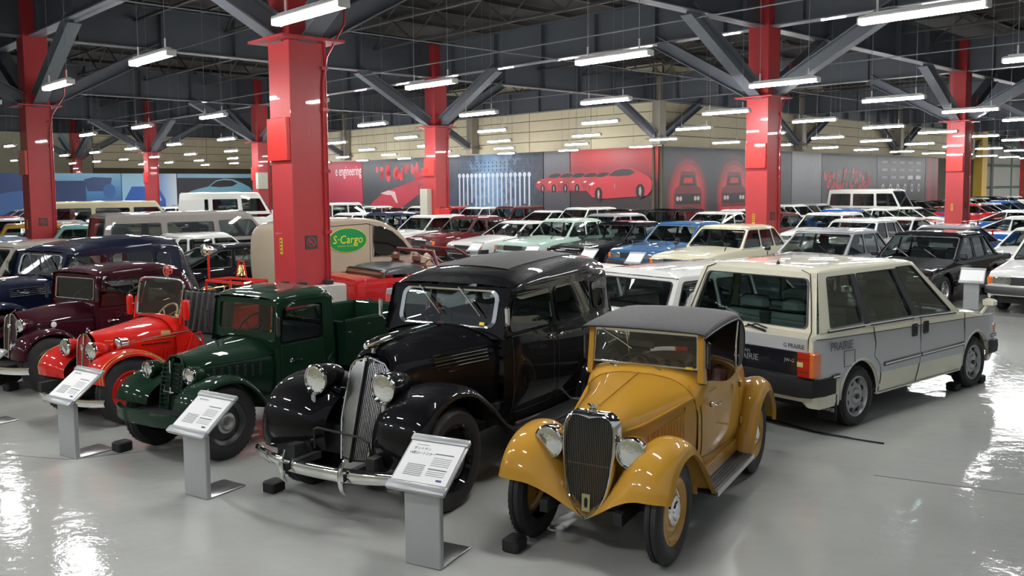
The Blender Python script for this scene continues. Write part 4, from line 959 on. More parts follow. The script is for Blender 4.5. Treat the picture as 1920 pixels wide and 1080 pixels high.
def big_sedan(loc, yaw, label, pm_, grille=True, trim=CHROME, k=1.0, insert=True):
    t = empty('vintage_sedan', (*loc, 0), yaw, label, 'car'); t.scale = (k, k * .92, k)
    WBh = 1.397; Rw = .375
    u = MB(); u.box((-.1, 0, .45), (3.4, .9, .22)); u.box((0, .4, .42), (3.9, .08, .12)); u.box((0, -.4, .42), (3.9, .08, .12)); u.tube([(WBh, -.68, Rw), (WBh, .68, Rw)], .035, 8); u.tube([(-WBh, -.7, Rw), (-WBh, .7, Rw)], .045, 8); u.box((1.0, 0, .55), (1.1, .5, .3)); u.obj('chassis', UNDER, t)
    # bonnet with prow
    V = lambda x, L_: [(x, y, z) for y, z in L_]
    rs = [[(1.665, .14, .40), (1.60, .18, .60), (1.53, .195, .80), (1.475, .195, .97), (1.44, .15, 1.06), (1.43, .06, 1.095), (1.43, 0, 1.10)],
          [(1.60, .17, .40), (1.54, .22, .60), (1.46, .25, .80), (1.40, .245, .98), (1.36, .19, 1.09), (1.35, .09, 1.14), (1.35, 0, 1.15)],
          [(1.20, .25, .42), (1.16, .31, .62), (1.12, .345, .82), (1.08, .34, .99), (1.06, .27, 1.10), (1.06, .13, 1.16), (1.06, 0, 1.175)],
          [(.80, .38, .42), (.80, .43, .65), (.80, .46, .85), (.80, .44, 1.0), (.80, .35, 1.11), (.80, .16, 1.175), (.80, 0, 1.185)],
          [(.50, .52, .42), (.50, .57, .66), (.50, .595, .88), (.50, .57, 1.03), (.50, .45, 1.13), (.50, .2, 1.185), (.50, 0, 1.195)]]
    mb = MB(); mb.grid(rails(rs, 20, 25)); mb.mirror_y(); bn = mb.obj('bonnet', pm_, t, ang=60, weld=True)
    MB().tube([(1.44, 0, 1.115), (1.2, 0, 1.175), (.5, 0, 1.20)], .007, 6).obj('bonnet_strip', trim, bn)
    mb = MB(); mb.tube([(1.53, 0, 1.165), (1.50, 0, 1.17), (1.36, 0, 1.185), (1.15, 0, 1.20), (.90, 0, 1.20)], [.02, .034, .038, .026, .006], 10); mb.tube([(1.44, 0, 1.10), (1.42, 0, 1.165)], [.02, .012], 6); mb.obj('bonnet_mascot', trim, bn)
    for s_ in (1, -1):
        for q in range(5):
            z = .945 + q * .026; L_ = [(1.10, .348 - .008 * q, z + .0), (.85, .449 - .006 * q, z + .012), (.62, .548 - .006 * q, z + .02)]
            MB().tube([(a, s_ * (b_ + .018), c_) for a, b_, c_ in L_], .006, 5).obj('side_louvre_strip', trim, bn)
        MB().tube([(1.34, s_ * .245, .5), (1.28, s_ * .30, .82), (1.23, s_ * .275, 1.02), (1.21, s_ * .16, 1.14), (1.21, 0, 1.168)], .004, 4).obj('panel_gap', UNDER, bn)
    # body below the windows
    T = [(.52, [(.60, .40), (.64, .58), (.655, .80), (.645, .98), (.62, 1.10)]), (.30, [(.64, .38), (.70, .58), (.715, .80), (.71, 1.0), (.70, 1.12)]), (-.4, [(.66, .36), (.73, .58), (.745, .80), (.735, 1.0), (.715, 1.12)]),
         (-1.1, [(.66, .36), (.73, .58), (.745, .82), (.735, 1.0), (.705, 1.12)]), (-1.62, [(.60, .38), (.67, .60), (.685, .84), (.67, 1.0), (.64, 1.12)])]
    mb = MB(); secs(mb, T, 18, 30); mb.obj('body', pm_, t, ang=60)
    cw = [(.52, [(.62, 1.09), (.57, 1.12), (.40, 1.165), (.18, 1.19), (0, 1.197)]), (.40, [(.69, 1.11), (.60, 1.135), (.42, 1.165), (.2, 1.19), (0, 1.195)])]
    mb = MB(); secs(mb, cw, 12, 6); mb.obj('cowl', pm_, t, ang=60)
    RS = [(.36, [(.655, 1.475), (.62, 1.505), (.45, 1.525), (.2, 1.53), (0, 1.53)]), (.22, [(.665, 1.485), (.64, 1.54), (.48, 1.585), (.22, 1.605), (0, 1.61)]), (-.1, [(.668, 1.49), (.645, 1.565), (.49, 1.63), (.23, 1.66), (0, 1.668)]),
          (-.7, [(.665, 1.49), (.64, 1.58), (.49, 1.655), (.23, 1.69), (0, 1.70)]), (-1.15, [(.65, 1.49), (.625, 1.58), (.47, 1.655), (.22, 1.69), (0, 1.70)]), (-1.62, [(.60, 1.45), (.56, 1.54), (.42, 1.61), (.2, 1.64), (0, 1.648)])]
    mb = MB(); secs(mb, RS, 16, 40); rf = mb.obj('roof', pm_, t, ang=60)
    if insert: roof_patch(rf, RS, .05, -1.45, .60, mat('roof_cloth', hexc('2e2d2c'), .75, noise=.15, nscale=60))
    RR = [(-1.62, [(.60, .38), (.685, .70), (.665, 1.0), (.64, 1.15), (.605, 1.40), (.50, 1.58), (.24, 1.64), (0, 1.648)]), (-1.80, [(.54, .40), (.62, .70), (.60, 1.0), (.565, 1.15), (.50, 1.35), (.38, 1.49), (.18, 1.55), (0, 1.56)]),
          (-1.93, [(.48, .42), (.55, .68), (.53, .95), (.48, 1.08), (.40, 1.23), (.28, 1.34), (.12, 1.39), (0, 1.40)]), (-2.10, [(.42, .44), (.47, .62), (.44, .82), (.38, .95), (.30, 1.04), (.2, 1.09), (.1, 1.11), (0, 1.115)]), (-2.28, [(.34, .44), (.36, .54), (.33, .66), (.28, .74), (.2, .79), (.12, .81), (.06, .82), (0, .82)])]
    mb = MB(); secs(mb, RR, 20, 24); mb.obj('tail', pm_, t, ang=60)
    g, gl, fr = MB(), MB(), MB(); zb, zt = 1.12, 1.49
    cells = [((.53, .655), (.40, .655), (-.27, .728), (-.27, .668), (.06, .04, .03, .035)), ((-.27, .728), (-.27, .668), (-1.08, .708), (-1.08, .655), (.04, .04, .03, .035)), ((-1.08, .708), (-1.08, .655), (-1.62, .64), (-1.62, .60), (.04, .20, .04, .06))]
    for (xa, ya), (xat, yat), (xc, yc), (xct, yct), mr in cells:
        ring_panel(g, gl, [(xc, yc, zb), (xa, ya, zb), (xat, yat, zt), (xct, yct, zt if xct > -1.6 else 1.455)], (mr[1], mr[0], mr[2], mr[3]), .07, frame=fr, fw_=.012)
    # flip so that windows face out on the left, then mirror
    g.mirror_y(); gl.mirror_y(); fr.mirror_y(); g.split('window_frame', pm_, t, smooth=False); gl.split('side_window', GLASS, t, smooth=False); fr.split('window_trim', trim, t)
    b_, g_, f_ = MB(), MB(), MB(); ring_panel(b_, g_, [(.50, -.655, 1.10), (.50, .655, 1.10), (.37, .655, 1.51), (.37, -.655, 1.51)], (.125, .125, .085, .03), .08, frame=f_, fw_=.036)
    b_.obj('windscreen_frame', pm_, t, smooth=False); g_.obj('windscreen', GLASS, t, smooth=False); f_.obj('windscreen_trim', trim, t)
    for y in (-.22, .22):
        mb = MB(); mb.tube([(.40, y - .12, 1.50), (.47, y + .10, 1.335)], .006, 5); mb.tube([(.455, y + .03, 1.40), (.485, y + .17, 1.28)], .007, 4); mb.obj('wiper', trim, t)
    mb = MB(); mb.box((.475, .40, 1.215), (.008, .05, .025), ry=R(-15)); mb.obj('inspection_sticker', mat('sticker_yellow', hexc('e8cf1f'), .5), t, smooth=False)['label'] = 'small yellow sticker on the windscreen'
    for s_ in (1, -1):
        d = door_patch(t, T, -.24, .42, .1, 1.0, pm_, s_); handle(d, -.15, .735, 1.04, s_, trim); d = door_patch(t, T, -1.02, -.27, .1, 1.0, pm_, s_); handle(d, -.36, .74, 1.035, s_, trim)
        MB().tube([(1.05, s_ * .37, 1.045), (.5, s_ * .60, 1.07), (-.4, s_ * .728, 1.085), (-1.6, s_ * .655, 1.08)], .007, 5).obj('waist_moulding', pm_, t)
        mb = MB(); mb.box((.53, s_ * .70, 1.30), (.03, .05, .16), bev=.02); mb.tube([(.52, s_ * .66, 1.2), (.53, s_ * .70, 1.25)], .008, 5); mb.obj('side_mirror', trim, t)
    # seats
    seat(t, .05, 1.15, .72, SEAT_D, .42); seat(t, -1.0, 1.15, .72, SEAT_D, .42); steering(t, .22, -.33, 1.12, .2, BLACKTRIM)
    mb = MB(); mb.box((-.5, 0, .55), (2.1, 1.2, .05)); mb.box((.38, 0, 1.08), (.08, 1.2, .16), bev=.02); mb.obj('cabin_floor', UNDER, t)
    crest = [(1.86, .40), (1.89, .55), (1.84, .74), (1.68, .88), (1.42, .925), (1.15, .86), (.90, .69), (.68, .50), (.45, .375)]
    fender_auto(t, crest, (1.40, .40), (.24, .30, .42, .56, .69, .78, .83, .84), (.72, .84, .95, 1.0, 1.0, .965, .90, .84), pm_)
    crest = [(-.66, .39), (-.76, .62), (-.98, .82), (-1.30, .93), (-1.62, .90), (-1.90, .74), (-2.08, .54), (-2.15, .40)]
    fender_auto(t, crest, (-1.40, .40), (.52, .60, .70, .80, .86, .875), (.90, .97, 1.0, .97, .90, .82), pm_, 'rear_fender')
    if grille:
        for s_ in (1, -1):
            P = lambda z: ((1.50 + (1.08 - z) * .30), 0, z); Q = lambda z: (1.475 + (1.0 - z) * .315, .195 - max(0, .62 - z) * .25, z)
            zs_ = np.linspace(.34, 1.07, 12); bk = MB()
            def edge(z): 
                q = Q(z); k_ = 1 if z < .97 else max(.0, math.sqrt(max(0, 1 - ((z - .97) / .105) ** 2))); return (q[0] + (1 - k_) * .02, q[1] * k_, z)
            bk.grid([[(P(z)[0] - .012, 0, z) for z in zs_], [(edge(z)[0] - .012, edge(z)[1] * s_, z) for z in zs_]]); bk.obj('grille_backing', UNDER, t)
            br = MB()
            for i in range(1, 14):
                y = .195 * i / 13.6; pts = []
                for z in np.linspace(.36, 1.07, 24):
                    e = edge(z)
                    if e[1] > y + .002: f = y / max(e[1], .01); pts.append((P(z)[0] + (e[0] - P(z)[0]) * f + .004, y * s_, z))
                if len(pts) > 2: br.tube(pts, .0032, 4, cap=False)
            o = br.obj('grille_bars', STEEL, t); o['kind'] = 'stuff'
            MB().tube([(edge(z)[0] + .006, edge(z)[1] * s_, z) for z in np.linspace(.34, 1.075, 20)], .010, 6).obj('grille_surround', trim, t)
        MB().tube([(P(z)[0] + .008, 0, z) for z in np.linspace(.34, 1.08, 8)], .013, 6).obj('grille_centre_strip', pm_, t)
        MB().box((1.515, 0, 1.07), (.03, .05, .05), bev=.012).obj('grille_badge', trim, t)
    for s_ in (1, -1):
        o = headlamp(t, (1.72, s_ * .345, .925), .108, pm_, .30, ring=trim); MB().tube([(1.60, s_ * .33, .86), (1.55, s_ * .26, .80)], .03, 8).obj('lamp_bracket', pm_, t)
        mb = MB(); mb.box((1.74, s_ * .36, .765), (.02, .045, .10), bev=.012); mb.obj('horn_grille', STEEL, t)
        MB().box((-.12, s_ * .77, .345), (1.15, .22, .04), bev=.015).obj('running_board', RUBBER, t)
        for ax in (WBh, -WBh): wheel(t, ax, s_ * .69, Rw, .17, 'vintb', pm_, pm_)
        mb = MB(); mb.tube([(2.11, s_ * .295, .50), (2.145, s_ * .295, .44), (2.15, s_ * .295, .38), (2.14, s_ * .295, .31), (2.10, s_ * .295, .26)], [.008, .018, .022, .018, .008], 8); mb.obj('overrider', trim, t)
        MB().box((1.95, s_ * .28, .38), (.35, .05, .05)).obj('bumper_bracket', UNDER, t)
    for xx, sg in ((2.10, 1), (-2.30, -1)):
        rows = []
        for y in np.linspace(-.83, .83, 21):
            x = xx - sg * .20 * (abs(y) / .83) ** 2.4; h = .052 * (1 - .35 * (abs(y) / .83) ** 4)
            rows.append([(x - sg * .008, y, .385 - h), (x + sg * .012, y, .385 - h * .8), (x + sg * .022, y, .385), (x + sg * .012, y, .385 + h * .8), (x - sg * .008, y, .385 + h)])
        MB().grid(rows).obj('bumper', trim, t, ang=70)
    if grille:
        MB().tube([(1.80, -.30, .43), (1.82, -.28, .58), (1.84, -.22, .60), (1.84, .22, .58), (1.82, .28, .54), (1.80, .28, .40)], .009, 6).obj('badge_bar', BLACKTRIM, t)
    return t
big_sedan((-.335, 7.78), R(-120), 'large black vintage sedan with vertical bar grille and chrome bumper', BLK_P)
# ---------------------------------------------------------------- small cab vehicles
GREEN = paint('dark_green', hexc('12291b'), rough=.25); MAROON = paint('maroon', hexc('2e0b15'), rough=.2); FIRE = paint('fire_red', hexc('c01409'), rough=.28)
def bonnet_small(t, m_, top0=.885, top1=.955, w1=.45, n='bonnet', x1=.34):
    B = [(1.12, [(.125, .40), (.155, .55), (.165, .70), (.15, .80), (.09, .87), (0, top0)]), (1.0, [(.20, .40), (.235, .56), (.24, .70), (.215, .81), (.13, .88), (0, top0 + .012)]),
         (.70, [(.29, .41), (.325, .58), (.335, .73), (.30, .84), (.18, .91), (0, top0 + .04)]), (x1, [(w1 - .03, .42), (w1, .60), (w1, .76), (w1 - .06, .87), (w1 * .5, top1 - .02), (0, top1)])]
    mb = MB(); secs(mb, B, 18, 26); return mb.obj(n, m_, t, ang=60, weld=True)
def chassis_small(t, L=2.9):
    u = MB(); u.box((-.2, .28, .38), (L, .07, .1)); u.box((-.2, -.28, .38), (L, .07, .1)); u.tube([(1, -.5, .32), (1, .5, .32)], .03, 8); u.tube([(-1, -.5, .32), (-1, .5, .32)], .045, 8); u.box((.6, 0, .45), (.9, .4, .2)); u.box((-.2, 0, .42), (1.5, .9, .05)); u.obj('chassis', UNDER, t)
def small_truck(loc, yaw, label, name, m_, style, bed=True, rim=None, hub=None):
    lx_, ly_ = -math.sin(yaw) * .05, math.cos(yaw) * .05; t = empty(name, (loc[0] + lx_, loc[1] + ly_, 0), yaw, label, 'truck' if bed else 'car'); t.scale = (1, .9, 1); chassis_small(t, 3.2 if bed else 2.9)
    bn = bonnet_small(t, m_, .89 if style == 'green' else .93, .965 if style == 'green' else .99)
    S = [(.38, [(.42, .38), (.47, .52), (.485, .66), (.48, .78), (.46, .88)]), (.25, [(.46, .37), (.50, .52), (.51, .66), (.51, .78), (.50, .89)]), (-.36, [(.46, .37), (.51, .52), (.52, .66), (.52, .78), (.51, .89)])]
    if not bed: S += [(-.9, [(.44, .37), (.49, .52), (.50, .66), (.50, .78), (.48, .89)])]
    xe = -.36 if bed else -.9
    mb = MB(); secs(mb, S, 16, 18); mb.obj('body', m_, t, ang=60)
    mb = MB(); secs(mb, [(.40, [(.45, .86), (.40, .90), (.25, .945), (0, .965)]), (.33, [(.49, .89), (.42, .93), (.28, .955), (0, .97)]), (.30, [(.485, .95), (.42, .965), (.28, .97), (0, .972)])], 10, 8); mb.obj('cowl', m_, t, ang=60)
    RS = [(.36, [(.475, 1.285), (.45, 1.315), (.30, 1.335), (0, 1.342)]), (.24, [(.485, 1.29), (.465, 1.345), (.33, 1.375), (0, 1.388)]), (-.1, [(.49, 1.29), (.47, 1.355), (.34, 1.39), (0, 1.40)]), (-.30, [(.485, 1.28), (.465, 1.34), (.33, 1.375), (0, 1.385)]), (-.41, [(.46, 1.22), (.43, 1.27), (.30, 1.30), (0, 1.31)])]
    if not bed: RS = RS[:3] + [(-.6, [(.48, 1.29), (.46, 1.35), (.33, 1.385), (0, 1.395)]), (-.92, [(.44, 1.22), (.41, 1.28), (.28, 1.32), (0, 1.33)])]
    mb = MB(); secs(mb, RS, 14, 30); mb.obj('roof', m_, t, ang=60)
    g, gl, fr = MB(), MB(), MB()
    cells = [(.40, .34, -.36 if bed else -.30, .15 if bed else .05)] + ([] if bed else [(-.30, -.30, -.90, .12)])
    for a, at, c, mr in cells: ring_panel(g, gl, [(c, .51, .885), (a, .49, .885), (at, .478, 1.29), (c, .478, 1.285)], (mr, .07, .03, .05), .03, frame=fr, fw_=.008)
    g.mirror_y(); gl.mirror_y(); fr.mirror_y()
    b_, g_, f_ = MB(), MB(), MB(); ring_panel(b_, g_, [(.36, -.485, .93), (.36, .485, .93), (.325, .475, 1.31), (.325, -.475, 1.31)], (.05, .06, .075, .045), .03, frame=f_, fw_=.015)
    b_.obj('windscreen_frame', m_, t, smooth=False); g_.obj('windscreen', GLASS, t, smooth=False); f_.obj('windscreen_trim', CHROME if style != 'green' else m_, t)
    xb = xe - .04
    ring_panel(g, gl, [(xb, .47, .88), (xb, -.47, .88), (xb - .0, -.44, 1.26), (xb, .44, 1.26)], (.16, .16, .12, .08), .04)
    g.box((xb, 0, .62), (.02, .94, .52)); g.obj('cab_pillars', m_, t, smooth=False); gl.split('side_window', GLASS, t, smooth=False); fr.split('window_trim', BLACKTRIM, t)
    for s_ in (1, -1):
        d = door_patch(t, S, -.27, .33, .08, 1.0, m_, s_); handle(d, .22, .515, .74, s_)
        if style == 'green':
            for q in range(7):
                x = .92 - q * .07; y = np.interp(x, [.34, .70, 1.0], [.452, .337, .243])
                MB().box((x, s_ * (y + .004), .70), (.028, .014, .12), rz=-s_ * .3, bev=.005).obj('louvre_slot', UNDER, bn, smooth=False)
        MB().tube([(1.05, s_ * .215, .79), (.70, s_ * .325, .80), (.36, s_ * .448, .82), (.1, s_ * .513, .83)], .007, 5).obj('side_moulding', m_, t)
        mb = MB(); mb.box((.40, s_ * .56, 1.08), (.03, .05, .18), bev=.02); mb.tube([(.36, s_ * .49, 1.2), (.40, s_ * .55, 1.16)], .006, 5); mb.obj('side_mirror', BLACKTRIM, t)
        crest = [(1.40, .50), (1.36, .60), (1.22, .70), (1.02, .735), (.82, .70), (.66, .58), (.54, .44), (.42, .32)] if style == 'green' else [(1.38, .44), (1.36, .58), (1.24, .70), (1.03, .75), (.82, .71), (.64, .57), (.52, .42), (.40, .30)]
    fender_auto(t, crest, (1.0, .34), (.20, .27, .38, .48, .56, .60, .61), (.78, .90, .98, 1.0, .98, .92, .85), m_, lip=None)
    crest = [(-.58, .34), (-.66, .54), (-.84, .69), (-1.04, .73), (-1.22, .68), (-1.38, .54), (-1.44, .40)]
    fender_auto(t, crest, (-1.0, .34), (.42, .50, .56, .61, .62), (.95, 1.0, .98, .92, .85), m_, 'rear_fender')
    for s_ in (1, -1):
        MB().box((-.09, s_ * .54, .29), (1.0, .16, .03), bev=.01).obj('running_board', RUBBER, t)
        headlamp(t, (1.20, s_ * (.32 if style == 'green' else .29), .755 if style == 'green' else .80), .075, m_, .16)
        MB().tube([(1.12, s_ * .28, .70), (1.05, s_ * .23, .64)], .014, 6).obj('lamp_bracket', m_, t)
        for ax in (1, -1): wheel(t, ax, s_ * .50, .325, .13, 'truck', rim or BLACKTRIM, hub or STEEL)
    seat(t, -.05, .86, .56, SEAT_D, .40); steering(t, .14, -.2, .98, .17, BLACKTRIM)
    mb = MB(); mb.box((.335, .38, 1.02), (.008, .035, .02)); mb.obj('inspection_sticker', mat('sticker_yellow', hexc('e8cf1f'), .5), t, smooth=False)
    # grille
    if style == 'green':
        gr = MB(); fx = lambda z: 1.15 + (.86 - z) * .12
        gr.grid([[(fx(z) - .015, y, z) for z in (.38, .60, .83)] for y in (-.14, 0, .14)]); gr.obj('grille_backing', UNDER, t)
        for s_ in (1, -1):
            for q in range(12):
                z = .40 + q * .038; MB().box((fx(z) - .005, s_ * .075, z), (.04, .135, .010), rz=-s_ * .12, bev=.003).obj('grille_slat', m_, t, smooth=False)
            MB().tube([(fx(.37) + .0, s_ * .15, .37), (fx(.6), s_ * .155, .60), (fx(.8) - .01, s_ * .145, .80), (fx(.87) - .03, s_ * .08, .875), (fx(.88) - .03, 0, .885)], .014, 6).obj('grille_surround', m_, t)
        MB().tube([(fx(.37) + .015, 0, .37), (fx(.6) + .015, 0, .6), (fx(.87), 0, .87)], .014, 6).obj('grille_centre_bar', m_, t)
        mb = MB(); mb.box((fx(.8) + .03, 0, .80), (.012, .014, .12), bev=.004); mb.box((fx(.58) + .03, 0, .585), (.012, .16, .018), bev=.004); mb.box((fx(.58) + .032, -.045, .60), (.012, .012, .06)); mb.box((fx(.58) + .032, .045, .60), (.012, .012, .06)); mb.obj('grille_badge', CHROME, t)
        rows = []
        for y in np.linspace(-.57, .57, 15):
            x = 1.50 - .14 * (abs(y) / .6) ** 3; rows.append([(x - .05, y, .36), (x, y, .36), (x + .006, y, .41), (x, y, .46), (x - .04, y, .465)])
        MB().grid(rows).obj('bumper', m_, t); MB().box((1.3, 0, .40), (.36, .6, .05)).obj('bumper_bracket', UNDER, t)
    else:
        gr = MB(); fx = lambda z: 1.15 + (.90 - z) * .08
        hp = [(0, .915), (.07, .905), (.125, .86), (.14, .74), (.13, .56), (.12, .42), (0, .40)]; gr.fan([(fx(b_), a, b_) for a, b_ in half_loop(hp)]); gr.obj('grille_mesh', mat('grille_' + name, (.03, .012, .014) if style == 'maroon' else (.22, .012, .01), .5, .3, bump=.8, bscale=180), t, smooth=False)
        MB().tube([(fx(b_) + .006, a, b_) for a, b_ in half_loop(hp)] , .008, 6).obj('grille_surround', CHROME, t)
        MB().tube([(fx(.40) + .02, 0, .40), (fx(.7) + .02, 0, .7), (fx(.92) + .01, 0, .92), (fx(.9) - .05, 0, .955)], .010, 6).obj('grille_centre_strip', CHROME, t)
        MB().lathe([(.03, 0), (.028, .01), (0, .014)], axis='x', c=(fx(.78) + .025, 0, .78), n=12).obj('grille_badge', CHROME, t)
        rows = []
        for y in np.linspace(-.62, .62, 15):
            x = 1.44 - .12 * (abs(y) / .6) ** 3; rows.append([(x - .02, y, .27), (x, y, .275), (x + .012, y, .315), (x, y, .355), (x - .02, y, .36)])
        MB().grid(rows).obj('bumper', CHROME, t); MB().box((1.25, 0, .33), (.36, .5, .05)).obj('bumper_bracket', UNDER, t)
    if bed:
        bd = MB(); 
        for s_ in (1, -1): bd.box((-1.08, s_ * .58, .80), (1.28, .03, .44), bev=.008)
        bd.box((-.45, 0, .80), (.03, 1.14, .44), bev=.008); bd.box((-1.71, 0, .80), (.03, 1.14, .44), bev=.008); bd.box((-1.08, 0, .60), (1.26, 1.14, .04)); bd.obj('load_bed', m_, t, smooth=False)
        for s_ in (1, -1): MB().tube([(-.44, s_ * .58, 1.025), (-1.72, s_ * .58, 1.025)], .014, 6).obj('bed_rail', m_, t)
        MB().tube([(-1.72, -.58, 1.025), (-1.72, .58, 1.025)], .014, 6).obj('bed_rail', m_, t)
    else:
        TL = [(-.88, [(.44, .37), (.49, .6), (.48, .89), (.45, 1.15), (.38, 1.28), (0, 1.34)]), (-1.1, [(.40, .37), (.45, .6), (.44, .86), (.39, 1.08), (.30, 1.18), (0, 1.22)]), (-1.4, [(.34, .4), (.36, .5), (.34, .66), (.28, .78), (.2, .83), (0, .86)])]
        mb = MB(); secs(mb, TL, 16, 16); mb.obj('tail', m_, t, ang=60)
    return t
gt = small_truck((-2.395, 8.589), R(-123), 'dark green vintage pickup truck with slotted green grille and bumper', 'pickup_truck', GREEN, 'green')
mt = small_truck((-5.325, 11.186), R(-120), 'dark maroon vintage small sedan with chrome bumper beside the fire car', 'small_vintage_sedan', MAROON, 'maroon', bed=False, rim=BLACKTRIM)
for s_ in (1, -1):
    mb = MB(); mb.lathe([(.036, 0), (.034, .006), (.02, .01), (0, .011)], n=16); o = mb.obj('fender_emblem', BADGE, mt); o.location = (.82, s_ * .315, .76); set_mat(o, BADGE if s_ > 0 else BADGE)
    mb = MB(); mb.lathe([(.075, 0), (.072, .03), (.05, .045), (.03, .03), (0, .04)], axis='x', n=18); o = mb.obj('horn', CHROME, mt); o.location = (1.30, s_ * .34, .57)
text_mesh('Datsun', .09, CHROME, 'door_script', mt, face_mat((.0, .528, .80), (-1, 0, 0), (0, 0, 1)), .003, shear=.3)
NAVY = paint('navy', hexc('0a1024'), rough=.2)
nv = big_sedan((-6.55, 12.85), R(-119), 'long navy blue rounded sedan parked behind the maroon car', NAVY, insert=False, k=.97)
# ---------------------------------------------------------------- red fire car
def fire_car():
    t = empty('fire_engine', (-3.735, 9.79, 0), R(-122), 'open red vintage fire car with gold pinstripes and folding windscreen', 'fire engine'); t.scale = (1, .9, 1); m_ = FIRE
    chassis_small(t, 3.4); bn = bonnet_small(t, m_, .90, .975, .43, x1=.36)
    S = [(.38, [(.42, .38), (.455, .52), (.465, .66), (.455, .78), (.43, .87)]), (.30, [(.44, .38), (.47, .52), (.48, .66), (.475, .80), (.46, .90)]), (.18, [(.45, .38), (.48, .52), (.49, .64), (.485, .74), (.475, .80)]), (-.05, [(.45, .38), (.48, .44), (.485, .48), (.48, .52), (.47, .55)])]
    mb = MB(); secs(mb, S, 14, 14); mb.obj('body', m_, t, ang=60)
    mb = MB(); secs(mb, [(.40, [(.44, .84), (.38, .90), (.22, .965), (0, .98)]), (.30, [(.465, .90), (.41, .95), (.26, .985), (0, .99)]), (.26, [(.46, .90), (.40, .95), (.26, .98), (0, .985)])], 10, 8); mb.obj('cowl', m_, t, ang=60)
    MB().box((.28, 0, .80), (.03, .90, .2)).obj('dashboard', m_, t)
    # pinstripes, louvres, script
    for s_ in (1, -1):
        for q in range(11):
            x = .80 - q * .038; y = np.interp(x, [.36, .70, 1.0], [.435, .337, .243]) + .004
            MB().tube([(x, s_ * y, .56), (x - .012, s_ * (y + .006), .66), (x - .012, s_ * (y + .004), .68)], .006, 5).obj('louvre', m_, bn)
        MB().tube([(1.05, s_ * .19, .82), (.95, s_ * .245, .81), (.9, s_ * .262, .77), (.36, s_ * .44, .79)], .004, 4).obj('pinstripe', GOLD, bn)
        MB().tube([(.9, s_ * .262, .76), (.92, s_ * .262, .5)], .004, 4).obj('pinstripe', GOLD, bn)
        mb = MB(); mb.box((.48, s_ * .415, .835), (.10, .006, .05), rz=-s_ * .28, bev=.002); mb.obj('gold_emblem', GOLD, bn)
        for q in range(16): MB().box((.72 - q * .019, s_ * (np.interp(.72 - q * .019, [.36, .70], [.443, .34])), .735), (.012, .004, .018), rz=-s_ * .28).obj('script_letter', CHROME, bn, smooth=False)
        crest = [(1.36, .46), (1.36, .58), (1.24, .70), (1.02, .75), (.80, .71), (.62, .60), (.50, .47), (.36, .36)]
    fender_auto(t, crest, (1.0, .34), (.20, .27, .38, .48, .56, .60, .61), (.78, .90, .98, 1.0, .98, .92, .85), m_, lip=(GOLD, (12, 14)))
    fender_auto(t, [(-.62, .36), (-.70, .54), (-.86, .69), (-1.04, .73), (-1.22, .68), (-1.38, .54), (-1.44, .40)], (-1.0, .34), (.42, .50, .56, .61, .62), (.95, 1.0, .98, .92, .85), m_, 'rear_fender', lip=(GOLD, (13,)))
    for s_ in (1, -1):
        headlamp(t, (1.22, s_ * .245, .745), .088, m_, .17)
        for ax in (1, -1): wheel(t, ax, s_ * .50, .33, .14, 'truck', FIRE, CHROME)
        MB().box((-.09, s_ * .54, .31), (1.0, .18, .03), bev=.01).obj('running_board', RUBBER, t)
        # windscreen side posts and rolled red covers
        MB().tube([(.30, s_ * .44, .90), (.27, s_ * .445, 1.08), (.26, s_ * .44, 1.16)], .026, 8).obj('post', m_, t)
        mb = MB(); mb.lathe([(0, -.11), (.03, -.10), (.036, -.06), (.036, .08), (.026, .11), (0, .12)], axis='z', n=14); o = mb.obj('side_marker', m_, t); o.location = (.30, s_ * .54, 1.06); MB().tube([(0, 0, .02), (0, -s_ * .1, .02)], .008, 5).obj('marker_arm', CHROME, o)
        MB().tube([(.26, s_ * .44, 1.12), (.24, s_ * .445, 1.16), (.23, s_ * .50, 1.15)], .012, 6).obj('hinge_clamp', CHROME, t)
        MB().tube([(.26, s_ * .49, .62), (.20, s_ * .50, .78), (.10, s_ * .50, .80), (.05, s_ * .49, .62)], .011, 6).obj('grab_rail', m_, t)
    fr = MB(); lp = cr([(.30, .40, .97), (.27, .42, 1.12), (.235, .42, 1.30), (.225, .38, 1.36), (.22, .2, 1.375), (.22, -.2, 1.375), (.225, -.38, 1.36), (.235, -.42, 1.30), (.27, -.42, 1.12), (.30, -.40, .97)], 30)
    fr.tube(lp, .014, 6); fr.tube([(.30, .40, .975), (.30, -.40, .975)], .014, 6); fr.obj('windscreen_frame', CHROME, t)
    MB().fan([tuple(p) for p in lp]).obj('windscreen', glass_mat('brown_glass', (.5, .46, .44), .08), t, smooth=False)
    MB().tube([(.235, -.30, 1.33), (.26, -.38, 1.08)], .006, 5).obj('wiper', CHROME, t)
    MB().box((.295, .36, .995), (.008, .04, .02)).obj('inspection_sticker', mat('sticker_yellow', hexc('e8cf1f'), .5), t, smooth=False)
    steering(t, .08, -.16, .93, .16, mat('ivory', hexc('d8cba0'), .4)); 
    # searchlight on the left and pressure pipe
    o = MB().lathe([(0, -.12), (.03, -.11), (.055, -.08), (.062, 0), (.07, .01), (.07, .02)], axis='x', n=18).obj('siren', CHROME, t); o.location = (1.02, .40, .80); MB().lathe([(.066, .018), (.05, .03), (0, .036)], axis='x', n=16).obj('siren_face', LENS, o)
    MB().tube([(.95, .40, .72), (.95, .37, .62)], .012, 6).obj('siren_post', BRASS, t); MB().tube([(.90, .42, .81), (.2, .50, .84)], .006, 5).obj('control_rod', CHROME, t)
    # seat, rear body, deck
    seat(t, -.10, .98, .62, SEAT_K, .52, tufts=9, depth=.42)
    mb = MB(); mb.box((-.12, 0, .46), (.55, .90, .16), bev=.02); mb.obj('seat_box', m_, t)
